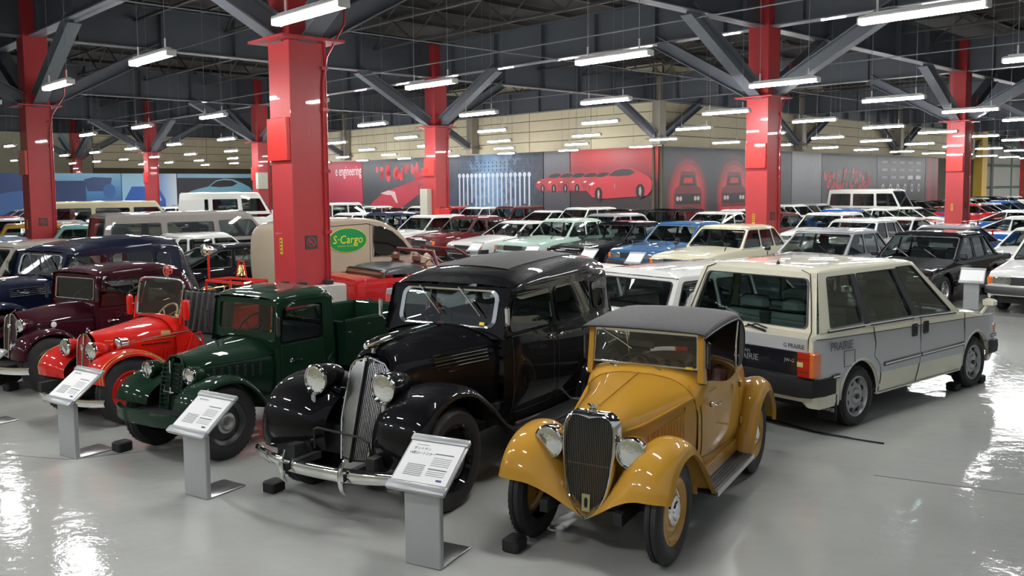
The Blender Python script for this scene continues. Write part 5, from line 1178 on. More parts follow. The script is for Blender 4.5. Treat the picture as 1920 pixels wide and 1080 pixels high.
    mb = MB(); mb.box((-1.0, 0, .78), (1.25, .84, .50), bev=.03); mb.obj('rear_body', m_, t)
    for s_ in (1, -1): MB().tube([(-.5, s_ * .425, .6), (-.5, s_ * .425, .98), (-1.58, s_ * .425, .98), (-1.58, s_ * .425, .6), (-.5, s_ * .425, .6)], .004, 4).obj('pinstripe', GOLD, t)
    for q in range(6): MB().box((-1.0, -.38 + q * .152, 1.045), (1.3, .145, .025), bev=.004).obj('deck_board', WOOD, t, smooth=False)
    for s_ in (1, -1):
        MB().tube([(-.55, s_ * .42, 1.14), (-.95, s_ * .42, 1.15)], .010, 6).obj('brass_rail', BRASS, t)
        for x in (-.57, -.93): MB().tube([(x, s_ * .42, 1.05), (x, s_ * .42, 1.15)], .009, 6).obj('rail_post', BRASS, t)
    for x in (-.62, -.98):
        MB().tube([(x, -.36, 1.05), (x, -.36, 1.25), (x, .36, 1.25), (x, .36, 1.05)], .018, 6).obj('ladder_rack', m_, t)
    MB().tube([(-.62, -.36, 1.25), (-.98, -.36, 1.25)], .018, 6).obj('ladder_rack', m_, t); MB().tube([(-.62, .36, 1.25), (-.98, .36, 1.25)], .018, 6).obj('ladder_rack', m_, t)
    MB().tube([(-.62, -.30, 1.25), (-.62, -.30, 1.56)], .014, 8).obj('lamp_pole', m_, t); o = headlamp(t, (-.58, -.30, 1.62), .062, CHROME, .12, 'searchlight')
    MB().tube([(-.62, -.30, 1.5), (-.70, -.25, 1.56), (-.78, -.22, 1.5)], .006, 5).obj('lamp_cable', BLACKTRIM, t)
    bl = MB().lathe([(.012, .10), (.03, .09), (.045, .05), (.052, 0), (.07, -.03), (.066, -.035), (.0, -.03)], axis='z', n=18).obj('bell', BRASS, t); bl.location = (-1.02, -.18, 1.32)
    for s_ in (1, -1): MB().tube([(-1.02, -.18 + s_ * .10, 1.24), (-1.02, -.18 + s_ * .05, 1.46), (-1.02, -.18, 1.46)], .012, 6).obj('bell_bracket', m_, t)
    mb = MB(); mb.lathe([(0, -.04), (.05, -.035), (.062, 0), (.05, .01), (0, .012)], axis='x', n=18); o = mb.obj('warning_lamp', RED_L, t); o.location = (.22, .10, 1.46); MB().lathe([(.055, -.0), (.066, .002), (.064, .014), (.052, .012)], axis='x', n=18).obj('bezel', CHROME, o); MB().tube([(-.0, 0, -.06), (0, 0, -.09)], .012, 6).obj('lamp_foot', m_, o)
    rows = []
    hp = [(0, .895), (.06, .885), (.115, .84), (.13, .72), (.12, .56), (.11, .42), (0, .40)]; fx = lambda z: 1.15 + (.90 - z) * .08
    MB().fan([(fx(b_), a, b_) for a, b_ in half_loop(hp)]).obj('grille_mesh', mat('grille_fire', (.30, .012, .01), .5, .3, bump=.8, bscale=180), t, smooth=False)
    MB().tube([(fx(b_) + .006, a, b_) for a, b_ in half_loop(hp)], .007, 6).obj('grille_surround', CHROME, t)
    MB().tube([(fx(.40) + .02, 0, .40), (fx(.7) + .02, 0, .7), (fx(.9) + .01, 0, .90)], .009, 6).obj('grille_centre_strip', CHROME, t)
    MB().lathe([(.035, 0), (.033, .01), (0, .016)], axis='x', c=(fx(.76) + .025, 0, .76), n=16).obj('grille_badge', CHROME, t); MB().lathe([(.022, 0), (.02, .02), (.01, .03), (.012, .05), (0, .06)], axis='z', c=(1.12, 0, .90), n=12).obj('radiator_cap', CHROME, t)
    for y in np.linspace(-.62, .62, 15):
        x = 1.46 - .12 * (abs(y) / .6) ** 3; rows.append([(x - .02, y, .235), (x, y, .24), (x + .012, y, .275), (x, y, .31), (x - .02, y, .315)])
    MB().grid(rows).obj('bumper', CHROME, t); MB().box((1.25, 0, .30), (.38, .5, .05)).obj('bumper_bracket', UNDER, t)
fire_car()
# ================================================================ cream and silver people carrier
CREAM = paint('cream', hexc('d9d6c0'), rough=.3); SILV = paint('silver', hexc('b8bbbd'), metal=.15, rough=.35)
def band_patch(par, mb_, m_, name, keys, arches, xa, xb, zlo, zhi, s_, off=.005, n=60):
    rows = []
    for x in np.linspace(xa, xb, n):
        w, zb, zs = (interp(keys, x, c) for c in (1, 2, 3)); lo, hi = zlo(x), zhi(x)
        for xc, ra, zc in arches:
            if abs(x - xc) < ra: lo = max(lo, zc + math.sqrt(max(0, ra * ra - (x - xc) ** 2)) + .004)
        r_ = []
        for f in (0, .15, .5, .85, 1):
            z = lo + (hi - lo) * f; t_ = (z - (zs - .05)) / .05; yy = w - (.012 * min(1, max(0, (z - (zb + (zs - zb) * .62)) / max(.01, (zs - .05) - (zb + (zs - zb) * .62)))))
            r_.append((x, s_ * (yy + off), z))
        rows.append(r_)
    mb_.grid(rows); return mb_
def prairie():
    t = empty('people_carrier', (3.81, 9.76, 0), .679, 'cream and silver boxy people carrier with large rear window, seen from behind', 'car')
    hw = .82; Rw = .292; W2 = 1.255
    k = [(-2.03, .74, .34, .935, .94), (-2.01, .785, .29, .94, .95), (-1.92, .815, .27, .975, .985), (-1.2, hw, .26, .985, .99), (.0, hw, .255, .955, .96), (.88, hw, .25, .915, .945), (1.30, hw - .005, .25, .86, .905), (1.70, hw - .02, .26, .77, .81), (1.82, hw - .05, .29, .71, .75), (1.86, hw - .09, .34, .66, .68)]
    arches = [(W2, .35, .30), (-W2, .35, .30)]
    modern_body({'crease': .62}, k, arches, (-1.93, .88)).obj('body', CREAM, t, weld=True, ang=34)
    top = lambda x: .868 - (x + .33) * .032; low = lambda x: .462 - x * .018
    mb = MB()
    for s_ in (1, -1): band_patch(t, mb, SILV, '', k, [(a, r + .0, z) for a, r, z in arches], -2.0, 1.80, low, top, s_)
    mb.obj('silver_band', SILV, t, ang=60)
    for s_ in (1, -1):
        for f, nm in ((top, 'pinstripe'),):
            MB().tube([(x, s_ * (interp(k, x, 1) + .002), f(x) + .004) for x in np.linspace(-1.98, 1.78, 24)], .005, 4).obj(nm, BLACKTRIM, t)
        # side moulding with a white core
        for xa, xb in ((-.82, -.075), (-.06, .92), (-1.76, -1.63), (1.66, 1.82)):
            z0 = .555
            mb = MB(); mb.box(((xa + xb) / 2, s_ * (hw + .008 - (.03 if xa > 1.6 else 0)), z0), (xb - xa, .02, .042), bev=.005); o = mb.obj('side_moulding', BLACKTRIM, t)
            mb = MB(); mb.box(((xa + xb) / 2, s_ * (hw + .019 - (.03 if xa > 1.6 else 0)), z0), (xb - xa - .02, .004, .014)); mb.obj('moulding_core', BADGE, o, smooth=False)
        for xs in ([(-1.03, .95), (-.98, .78), (-1.0, .66), (-.93, .60), (-.885, .53), (-.875, .42), (-.93, .30)], [(-.078, .945), (-.07, .72), (-.075, .52), (-.11, .40), (-.17, .29)], [(.93, .90), (.945, .7), (.94, .56), (.93, .46), (.915, .34)]):
            MB().tube([(x, s_ * (hw + .003), z) for x, z in cr(xs + [], 20)[:]] if False else [(p[0], s_ * (hw + .003), p[1]) for p in cr([(a, b_, 0) for a, b_ in xs], 20)], .0045, 4).obj('door_gap', UNDER, t)
        MB().tube([(-.90, s_ * (hw - .001), .285), (.85, s_ * (hw - .001), .275)], .003, 4).obj('sill_gap', UNDER, t)
        for x, z in ((-.205, .83), (.035, .835)):
            mb = MB(); mb.box((x, s_ * (hw + .006), z), (.105, .02, .125), bev=.02); o = mb.obj('door_handle', BLACKTRIM, t); MB().box((x, s_ * (hw + .018), z), (.05, .006, .085), bev=.004).obj('handle_recess', RUBBER, o)
        ap = []
        for xc in (W2, -W2):
            pts = [(xc + .352 * math.cos(a), s_ * (hw + .004), .30 + .352 * math.sin(a)) for a in np.linspace(.05, math.pi - .05, 26)]; MB().tube(pts, .007, 5).obj('arch_lip', SILV if True else CREAM, t)
    # fuel flap outline, right side
    fx = [(-1.56, .775), (-1.37, .77), (-1.365, .62), (-1.55, .625), (-1.56, .775)]; MB().tube([(x, -(hw + .006), z) for x, z in fx], .0028, 4).obj('fuel_flap', UNDER, t)
    text_mesh('PRAIRIE', .115, mat('script_grey', hexc('55575a'), .5), 'side_lettering', t, face_mat((-1.60, -(hw + .007), .83), (1, 0, -.03), (0, 0, 1)), .001, xs=1.0)
    # greenhouse
    g, gl, fr = MB(), MB(), MB(); wr = .66
    B = [(-1.93, -1.765), (-1.09, -1.185), (-.122, -.40), (.88, .02)]; zb = [.975, .965, .945, .91]; zt = 1.515
    marg = [(.16, .06, .035, .05), (.055, .05, .03, .05), (.05, .12, .03, .05)]
    for i in range(3):
        (ab, at), (cb, ct) = B[i], B[i + 1]; mr = marg[i]
        ring_panel(g, gl, [(cb, .79, zb[i + 1]), (ab, .79, zb[i]), (at, wr, zt if i else zt), (ct, wr, zt - (0 if i < 2 else .0))], (mr[1], mr[0], mr[2], mr[3]), .03, frame=fr, fw_=.012)
    g.mirror_y(); gl.mirror_y(); fr.mirror_y()
    # dark pillar covers
    pc = MB()
    for i in (1, 2):
        (b0, t0) = B[i]; 
        for s_ in (1, -1): pc.quad((b0 - .06, s_ * .797, zb[i] + .02), (b0 + .05, s_ * .797, zb[i] + .02), (t0 + .045, s_ * (wr + .012), zt - .045), (t0 - .055, s_ * (wr + .012), zt - .045))
    for s_ in (1, -1):
        for i in range(3): pc.quad((B[i][0] + (.13 if i == 0 else .05), s_ * .796, zb[i] + .018), (B[i + 1][0] - (.10 if i == 2 else .05), s_ * .796, zb[i + 1] + .018), (B[i + 1][0] - (.10 if i == 2 else .05), s_ * .799, zb[i + 1] - .008), (B[i][0] + (.13 if i == 0 else .05), s_ * .799, zb[i] - .008))
    pc.split('pillar_cover', BLACKTRIM, t, smooth=False)
    for s_ in (1, -1): MB().tube([(B[0][0] + .14, s_ * .80, zb[0] + .012), (B[1][0], s_ * .801, zb[1] + .012), (B[2][0], s_ * .801, zb[2] + .012), (B[3][0] - .10, s_ * .80, zb[3] + .012)], .007, 5).obj('waist_trim', CHROME, t)
    # rear window and tailgate
    ring_panel(g, gl, [(-1.95, .775, .955), (-1.95, -.775, .955), (-1.775, -wr, zt), (-1.775, wr, zt)], (.085, .085, .05, .06), .05, frame=fr, fw_=.018)
    ring_panel(g, gl, [(.90, -.775, .92), (.90, .775, .92), (.02, wr, zt), (.02, -wr, zt)], (.07, .07, .05, .05), .05, frame=fr, fw_=.018)
    rows = []
    for i, x in enumerate((-1.775, -1.70, -1.5, -1.1, -.6, -.25, -.05, .02)):
        e = (0, .01, .02, .026, .024, .016, .006, 0)[i]
        rows.append([(x, y * wr, zt + d + e * c) for y, d, c in ((-1, 0, 0), (-.985, .012, .3), (-.92, .02, .7), (-.6, .024, 1), (0, .026, 1.1), (.6, .024, 1), (.92, .02, .7), (.985, .012, .3), (1, 0, 0))])
    rows[0] = [(p[0], p[1], zt) for p in rows[0]]; rows[-1] = [(p[0], p[1], zt) for p in rows[-1]]
    g.grid(rows); g.obj('cabin', CREAM, t, weld=True, ang=30); gl.split('window_glass', glass_mat('carrier_glass', (.42, .50, .49), .07), t, smooth=False); fr.obj('window_seal', BLACKTRIM, t)
    for s_ in (1, -1): MB().tube([(-2.022, s_ * .735, .58), (-2.025, s_ * .74, .93), (-1.955, s_ * .725, .99), (-1.87, s_ * .665, 1.25), (-1.79, s_ * .60, 1.50), (-1.775, s_ * .5, 1.535)], .005, 4).obj('tailgate_gap', UNDER, t)
    for x, y in ((-1.62, .0),): MB().lathe([(.02, 0), (.018, .02), (.005, .04), (0, .045)], axis='z', c=(-1.60, -.12, 1.552), n=10).obj('aerial_base', BLACKTRIM, t)
    for s_ in (-1,):
        mb = MB(); mb.box((-1.75, -.60, 1.45), (.2, .02, .02)); 
    # rear face
    MB().box((-2.034, 0, .865), (.012, 1.46, .125), bev=.003).obj('tailgate_silver_band', SILV, t)
    pn = MB().box((-2.038, .0, .69), (.02, 1.46, .225), bev=.004).obj('rear_garnish', mat('rear_black', (.012, .012, .016), .15, 0, .8), t)
    MB().box((-2.045, 0, .575), (.012, 1.46, .018), bev=.003).obj('chrome_strip', CHROME, t)
    MB().lathe([(.016, 0), (.014, .012), (0, .014)], axis='x', c=(-2.055, -.02, .86), n=12).obj('tailgate_lock', CHROME, t)
    tm_ = lambda s_, sz, m_, nm, y, z, **kw: text_mesh(s_, sz, m_, nm, t, face_mat((-2.0505, y, z), (0, -1, 0), (0, 0, 1)), .001, **kw)
    LT = mat('rear_script', hexc('8f9396'), .4)
    tm_('NISSAN', .045, LT, 'small_lettering', -.05, .745); tm_('PRAIRIE', .085, LT, 'rear_lettering', -.08, .69); tm_('JW-G', .045, LT, 'model_lettering', -.56, .715)
    text_mesh('G PRAIRIE', .06, BLACKTRIM, 'band_lettering', t, face_mat((-2.042, -.60, .85), (0, -1, 0), (0, 0, 1)), .001, xs=.85)
    for s_ in (1, -1):
        mb = MB(); mb.box((-2.045, s_ * .715, .69), (.04, .135, .235), bev=.008); o = mb.obj('tail_lamp', RED_L, t); o['label'] = 'red and orange tail lamp'
        mb = MB(); mb.box((-1.995, s_ * .775, .69), (.13, .085, .235), bev=.012); mb.obj('indicator', ORANGE_L, o)
        mb = MB(); mb.box((-2.067, s_ * .685, .695), (.006, .06, .045)); mb.obj('reversing_lamp', mat('reverse_lens', hexc('d8c78c'), .2, 0, 1), o, smooth=False)
        for z in (.63, .75): MB().box((-2.067, s_ * .715, z), (.004, .13, .004)).obj('lens_rib', UNDER, o, smooth=False)
    bp_ = MB(); rr = []
    for q in [(-1.70, -.835), (-1.90, -.84), (-2.05, -.80), (-2.10, -.70), (-2.115, 0), (-2.10, .70), (-2.05, .80), (-1.90, .84), (-1.70, .835)]:
        cx = -1.75; rr.append([(q[0] + .03, q[1] * .97, .385), (q[0], q[1], .40), (q[0] - .008, q[1] * 1.005, .49), (q[0] + .004, q[1], .555), (q[0] + .05, q[1] * .95, .57)])
    bp_.grid(rr); bp_.obj('rear_bumper', RUBBER, t, ang=45)
    bp_ = MB(); rr = []
    for q in [(1.55, -.83), (1.80, -.83), (1.93, -.74), (1.97, 0), (1.93, .74), (1.80, .83), (1.55, .83)]:
        rr.append([(q[0] - .03, q[1] * .97, .34), (q[0], q[1], .36), (q[0] + .008, q[1] * 1.005, .44), (q[0] - .004, q[1], .50), (q[0] - .05, q[1] * .95, .51)])
    bp_.grid(rr); bp_.obj('front_bumper', RUBBER, t, ang=45)
    for s_ in (1, -1):
        MB().box((1.80, s_ * .745, .62), (.11, .07, .12), bev=.01).obj('corner_indicator', ORANGE_L, t); MB().box((1.85, s_ * .56, .63), (.03, .28, .12), bev=.01).obj('headlamp', LENS, t)
        mb = MB(); mb.tube([(1.40, s_ * .80, .84), (1.41, s_ * .86, .93)], .018, 6); mb.box((1.42, s_ * .885, .975), (.075, .15, .095), bev=.025); o = mb.obj('fender_mirror', CREAM, t); MB().box((1.38, s_ * .885, .978), (.006, .12, .07), bev=.002).obj('mirror_face', CHROME, o)
    MB().tube([(-1.99, -.02, .965), (-2.005, -.16, 1.005), (-1.985, -.27, .975)], .008, 5).obj('rear_wiper', BLACKTRIM, t); MB().tube([(-2.0, -.06, .99), (-2.04, -.29, .955)], .011, 5).obj('wiper_blade', BLACKTRIM, t)
    u = MB(); u.box((-.05, 0, .38), (3.6, 1.3, .26)); u.box((1.3, 0, .55), (.9, 1.2, .3))  # near-black boxes added to keep light out below the floor and arches
    for sx in (-1, 1):
        for sy in (-1, 1): u.box((sx * W2, sy * .64, .42), (.72, .12, .5))
    u.obj('underbody', UNDER, t, smooth=False)
    # seats
    LG_ = mat('light_seat_cloth', hexc('8b9690'), .9, noise=.12, nscale=40); DG_ = mat('mid_seat_cloth', hexc('4c534f'), .9)
    for x, nm in ((-1.38, 'rear_bench'), (-.62, 'middle_bench')):
        mb = MB(); mb.box((x + .26, 0, .56), (.46, 1.28, .16), bev=.05); mb.box((x, 0, .80), (.15, 1.28, .46), ry=R(-10), bev=.05); mb.box((x - .04, 0, 1.0), (.12, 1.28, .12), bev=.05); b_ = mb.obj(nm, LG_, t)
        for y in (-.42, .1): MB().box((x - .075, y, .84), (.06, .12, .44), ry=R(-10), bev=.01).obj('dark_panel', DG_, b_)
        mb = MB(); mb.box((x - .02, .28, 1.12), (.14, .36, .16), bev=.05); mb.box((x - .02, -.18, 1.12), (.14, .26, .16), bev=.05); mb.obj('headrest', LG_, b_)
    for y in (-.36, .36):
        mb = MB(); mb.box((.20, y, .56), (.48, .5, .16), bev=.05); mb.box((-.04, y, .86), (.14, .48, .56), ry=R(-12), bev=.05); mb.box((-.12, y, 1.22), (.1, .26, .17), bev=.04); mb.obj('front_seat', LG_, t)
    steering(t, .46, -.36, .98, .19, RUBBER); MB().box((.75, 0, .86), (.34, 1.4, .16), bev=.05).obj('dashboard', BLACKTRIM, t)
    for sx in (-1, 1):
        for sy in (-1, 1):
            w = wheel(t, sx * W2, sy * .725, Rw, .165, 'modern', mat('wheel_silver', hexc('a9abac'), .4, .5)); MB().lathe([(.028, .07), (.026, .082), (0, .083)], n=6).obj('centre_badge', BLACKTRIM, w)
    for s_ in (1, -1):
        mb = MB(); mb.box((-1.66, s_ * .72, .25), (.012, .2, .26), bev=.003); o = mb.obj('mud_flap', RUBBER, t)
    text_mesh('PRAIRIE', .05, BADGE, 'flap_lettering', t, face_mat((-1.668, -.72, .22), (0, -1, 0), (0, 0, 1)), .001)
    return t
prairie()
# ---------------------------------------------------------------- beige snail shaped delivery van
def snail_van():
    c = (-3.29, 17.48); t = empty('delivery_van', (*c, 0), .679, 'beige rounded delivery van with green oval logo on its side', 'van'); BEI = paint('beige', hexc('b3a48f'), rough=.35)
    prof = [(-1.62, .30), (-1.70, .7), (-1.70, 1.3), (-1.62, 1.58), (-1.40, 1.70), (-1.0, 1.75), (-.4, 1.775), (.15, 1.75), (.50, 1.64), (.82, 1.42), (1.05, 1.16), (1.25, 1.0), (1.50, .90), (1.68, .78), (1.74, .55), (1.72, .30)]
    P = [(p[0], p[1]) for p in cr([(a, b_, 0) for a, b_ in prof], 46)]; mb = MB(); rows = []
    for y, kk in ((-.795, .0), (-.79, .35), (-.74, .8), (-.66, 1.0), (0, 1.08), (.66, 1.0), (.74, .8), (.79, .35), (.795, 0)): rows.append([(x * (1 - .02 * (1 - kk)), y, .3 + (z - .3) * (1 - .035 * (1 - kk))) for x, z in P])
    mb.grid(rows)
    for s_ in (0, -1):
        r_ = rows[s_]; mb.fan(r_ if s_ else list(reversed(r_)))
    mb.obj('body', BEI, t, ang=50)
    for s_ in (1, -1):
        win = [(.13, 1.02), (.13, 1.60), (.30, 1.60), (.55, 1.50), (.80, 1.30), (.98, 1.08), (.96, 1.02)]
        MB().fan([(x, s_ * .801, z) for x, z in win]).obj('side_glass', DGLASS if False else glass_mat('van_glass', (.12, .14, .15), .12), t, smooth=False)
        MB().tube([(x, s_ * .803, z) for x, z in win + win[:1]], .010, 5).obj('window_trim', CHROME, t); MB().tube([(.06, s_ * .797, z) for z in (.36, 1.0, 1.68)], .004, 4).obj('door_gap', UNDER, t)
        mb = MB(); mb.fan([(-.42 + .40 * math.cos(a), s_ * .806, 1.36 + .225 * math.sin(a)) for a in np.linspace(0, 2 * math.pi, 40)[:-1]]); o = mb.obj('logo_oval', mat('logo_green', hexc('0f8a4a'), .4), t, smooth=False)
        MB().tube([(-.42 + .405 * math.cos(a), s_ * .806, 1.36 + .23 * math.sin(a)) for a in np.linspace(0, 2 * math.pi, 41)], .006, 4).obj('logo_border', mat('logo_yellow', hexc('e6d834'), .4), o)
        text_mesh('S\u00b7Cargo', .22, mat('logo_yellow', hexc('e6d834'), .4), 'logo_lettering', o, face_mat((-.42, s_ * .81, 1.37), (-s_, 0, 0), (0, 0, 1)), .002, shear=.1, xs=.9); text_mesh('ESCARGOT TO THE STREET', .035, mat('logo_yellow', hexc('e6d834'), .4), 'logo_lettering', o, face_mat((-.42, s_ * .81, 1.25), (-s_, 0, 0), (0, 0, 1)), .001)
        for ax in (1.12, -1.05): wheel(t, ax, s_ * .71, .29, .16, 'modern', detail=False)
        MB().tube([(-1.6, s_ * .78, 1.50), (-1.0, s_ * .79, 1.62), (0, s_ * .79, 1.66), (.5, s_ * .79, 1.52), (1.0, s_ * .79, 1.06), (1.5, s_ * .77, .84)], .010, 5).obj('roof_gutter', CHROME, t)
    MB().fan([(x, y, z) for x, y, z in ((.56, -.70, 1.60), (.56, .70, 1.60), (1.05, .72, 1.15), (1.05, -.72, 1.15))]).xf(Matrix.Translation((.02, 0, .04))).obj('windscreen', glass_mat('van_glass', (.12, .14, .15), .12), t, smooth=False)
    mb = MB(); mb.box((1.74, 0, .42), (.1, 1.5, .16), bev=.04); mb.obj('bumper', BLACKTRIM, t); headlamp(t, (1.60, -.5, .92), .09, BEI); headlamp(t, (1.60, .5, .92), .09, BEI)
snail_van()
# ---------------------------------------------------------------- information stands
ALU = mat('stand_aluminium', hexc('a3a5a6'), .38, .35, noise=.04, nscale=20); PAPER = mat('paper', hexc('e3e3e2'), .5); INK = mat('grey_ink', hexc('8d8f92'), .6); INKD = mat('dark_ink', hexc('3c3d40'), .6); BLUI = mat('blue_ink', hexc('39477e'), .6)
def stand(x, y, rz, label, detail=True, title=None, h=.49):
    t = empty('information_stand', (x, y, 0), rz, label, 'sign stand', 'information stands by the cars')
    MB().box((0, 0, h / 2), (.045, .26, h), bev=.006).obj('post_box', ALU, t); MB().box((-.17, 0, .006), (.36, .26, .012), bev=.003).obj('base_plate', STEEL, t)
    MB().box((-.01, 0, h + .02), (.03, .18, .08)).obj('neck', ALU, t, smooth=False)
    tr = R(36); M_ = Matrix.Translation((-.07, 0, h + .13)) @ Matrix.Rotation(tr, 4, 'Y')
    p = MB().box((0, 0, 0), (.42, .42, .022), bev=.006).xf(M_).obj('panel', ALU, t)
    MB().box((.18, 0, .014), (.06, .425, .02), bev=.006).xf(M_).obj('panel_edge', ALU, p); MB().box((-.185, 0, .014), (.05, .425, .02), bev=.006).xf(M_).obj('panel_edge', ALU, p)
    MB().box((-.005, 0, .0135), (.30, .385, .004)).xf(M_).obj('printed_sheet', PAPER, p, smooth=False)
    if detail:
        a, b_, c_ = MB(), MB(), MB()
        for q in range(7): a.box((.02 + q * .013, -.075, .0162), (.006, .13, .001))
        for q in range(5): a.box((-.045 + q * .014, .085, .0162), (.004, .13, .001))
        for q in range(3): a.box((.058 + q * .014, .085, .0162), (.004, .13, .001))
        a.box((-.13, -.10, .0162), (.004, .09, .001)); b_.box((-.075, .085, .0163), (.006, .135, .001)); b_.box((.04, .085, .0163), (.006, .135, .001)); c_.box((.115, .13, .0163), (.014, .04, .001))
        a.xf(M_); b_.xf(M_); c_.xf(M_); o = a.obj('small_print', INK, p, smooth=False); o['kind'] = 'stuff'; b_.obj('ruled_line', INKD, p, smooth=False); c_.obj('blue_stamp', BLUI, p, smooth=False)
        T = lambda s_, sz, xx, yy: text_mesh(s_, sz, INKD, 'sheet_lettering', p, M_ @ face_mat((xx, yy, .0165), (0, 1, 0), (-1, 0, 0)), .0003)
        if title: T(title[0], .026, -.10, -.09); T(title[1], .024, -.065, -.075)
        else: T('\u30c0\u30c3\u30c8\u30b5\u30f3', .022, -.125, -.09)
    return t
stand(-.56, 5.28, R(-117), 'aluminium information stand in front of the large black sedan', True, ('\u30c0\u30c3\u30c8\u30b5\u30f3', '14\u578b\u30ed\u30fc\u30c9\u30b9\u30bf\u30fc'))
stand(-2.42, 6.55, R(-122), 'aluminium information stand in front of the dark green pickup'); stand(-3.92, 7.58, R(-124), 'aluminium information stand in front of the red fire car'); stand(-5.38, 8.62, R(-124), 'aluminium information stand at the far left before the maroon car')
# ---------------------------------------------------------------- chocks and cable
ck = MB().box((0, 0, .045), (.14, .12, .09), bev=.012).mesh('wheel_chock', RUBBER)
def chock(x, y, rz, label):
    o = link('wheel_chock', ck, None, (x, y, 0), (0, 0, rz)); tag(o, label, 'wheel chock', 'black wheel chocks')
def at_car(cx, cy, yaw, lx, ly): return (cx + math.cos(yaw) * lx - math.sin(yaw) * ly, cy + math.sin(yaw) * lx + math.cos(yaw) * ly)
for (cx, cy, yaw, lx, ly, lb) in ((1.009, 6.426, -2.0895, 1.30, -.42, 'under the ochre roadster'), (-.39, 7.81, R(-120), 1.74, -.70, 'under the large black sedan'), (-2.395, 8.589, R(-123), 1.32, -.50, 'under the dark green pickup'),
                                  (3.81, 9.76, .679, 1.57, -.72, 'ahead of the people carrier front wheel'), (3.81, 9.76, .679, .94, -.72, 'behind the people carrier front wheel')):
    p = at_car(cx, cy, yaw, lx, ly); chock(p[0], p[1], yaw, 'black rubber wheel chock ' + lb)
chock(-5.93, 10.2, R(-120), 'black rubber wheel chock at the left edge before the maroon car')
cb = MB(); cb.tube([tuple(p) for p in cr([(2.2, 9.1, .008), (2.55, 8.6, .008), (2.70, 8.38, .008), (2.88, 8.10, .008), (3.12, 7.90, .008), (3.34, 7.74, .008)], 24)], .008, 6); cb.tube([tuple(p) for p in cr([(2.15, 9.0, .008), (2.48, 8.62, .008), (2.66, 8.46, .008), (2.86, 8.14, .008), (3.08, 7.96, .008), (3.12, 7.90, .008)], 24)], .006, 6)
tag(cb.obj('floor_cable', BLACKTRIM), 'black cable lying on the floor behind the ochre roadster', 'cable')
# ================================================================ the other cars
def PT(n, c, **k): return paint(n, hexc(c), **k)
CO = dict(white=PT('white', 'dfe0da'), cream=PT('car_cream', 'd8d4b8'), silver=PT('car_silver', 'a2a5a8', metal=.4), black=PT('car_black', '0e0e12', rough=.2), blue=PT('car_blue', '2f5f8f'), mint=PT('car_mint', 'b3cfc0'),
          red=PT('car_red', 'b3161a'), burgundy=PT('car_burgundy', '5c1418'), darkgreen=PT('car_darkgreen', '1d3a2c'), grey=PT('car_grey', '74777a'), navy=PT('car_navy', '1b2748'), teal=PT('car_teal', '6fa09c'), yellow=PT('car_yellow', 'b8902f'), beige=PT('car_beige', 'cfc7a5'), greyvan=PT('van_grey', '857f79'), brightblue=PT('car_bright_blue', '1f58a8'), palegreen=PT('car_pale_green', 'a9c2a2'), greyblue=PT('car_grey_blue', '5d6a78'))
SP = dict(
    sedan=dict(type='sedan', L=4.2, WB=2.45, W=1.62, H=1.37, belt=.88, hoodz=.80, deckz=.87, cab=(.62, .15, -1.0, -1.48), splits=[.25, .60]),
    lowsedan=dict(type='sedan', L=4.4, WB=2.6, W=1.68, H=1.33, belt=.84, hoodz=.76, deckz=.84, cab=(.72, .10, -1.05, -1.62), splits=[.24, .60], fmirror=False),
    coupe=dict(type='coupe', L=4.2, WB=2.42, W=1.66, H=1.25, belt=.82, hoodz=.72, deckz=.84, cab=(.62, -.05, -.85, -1.75), splits=[.42], fmirror=False, roofw=.62),
    hatch=dict(type='hatch', L=3.85, WB=2.38, W=1.62, H=1.37, belt=.88, hoodz=.79, deckz=.88, cab=(.72, .20, -1.30, -1.72), splits=[.5]),
    wagon=dict(type='wagon', L=4.25, WB=2.45, W=1.64, H=1.42, belt=.89, hoodz=.80, deckz=.89, cab=(.62, .15, -1.72, -2.02), splits=[.34, .66]),
    van=dict(type='van', L=4.4, WB=2.35, W=1.68, H=1.86, belt=1.12, hoodz=1.02, deckz=1.12, cab=(1.85, 1.35, -1.98, -2.08), splits=[.36, .70], fmirror=False, roofw=.72, vm=.08, glass=DGLASS),
    suv=dict(type='suv', L=4.1, WB=2.4, W=1.68, H=1.70, belt=1.06, hoodz=.98, deckz=1.06, cab=(.70, .35, -1.55, -1.72), splits=[.34, .66], R=.34, fmirror=False, roofw=.70))
PROTO = {}; FI = [0]
def car(kind, colour, x, y, yaw, label, lite=False, name=None, group=None, **mod):
    key = (kind, lite, tuple(sorted(mod.items(), key=str)))
    p_ = CO[colour]
    nm = name or {'sedan': 'sedan', 'lowsedan': 'sedan', 'coupe': 'coupe', 'hatch': 'hatchback', 'wagon': 'estate_car', 'van': 'van', 'suv': 'off_roader'}[kind]
    if key not in PROTO:
        s = dict(SP[kind]); s.update(mod); s['paint'] = p_; s['lite'] = lite; s['name'] = nm; s['hubs'] = not lite; s['wiper'] = not lite; s['hidden_floor'] = True
        r_ = modern(s); PROTO[key] = r_
        if lite:
            for o in list(r_.children):
                if o.name.split('.')[0] in ('dashboard', 'side_moulding', 'mirror'): bpy.data.objects.remove(o)
    else: r_ = copy_tree(PROTO[key]); r_.name = nm
    recolor(r_, p_); r_.location = (x, y, 0); r_.rotation_euler = (0, 0, yaw); tag(r_, label, 'van' if kind == 'van' else 'car', group)
    return r_
YB, YF = .679, GA + math.pi
WORDS = dict(white='white', cream='cream', silver='silver', black='black', blue='mid blue', mint='pale mint', red='red', burgundy='burgundy', darkgreen='dark green', grey='grey', navy='navy', teal='teal', yellow='mustard yellow', beige='beige', greyvan='grey', brightblue='bright blue', palegreen='pale green', greyblue='grey blue')
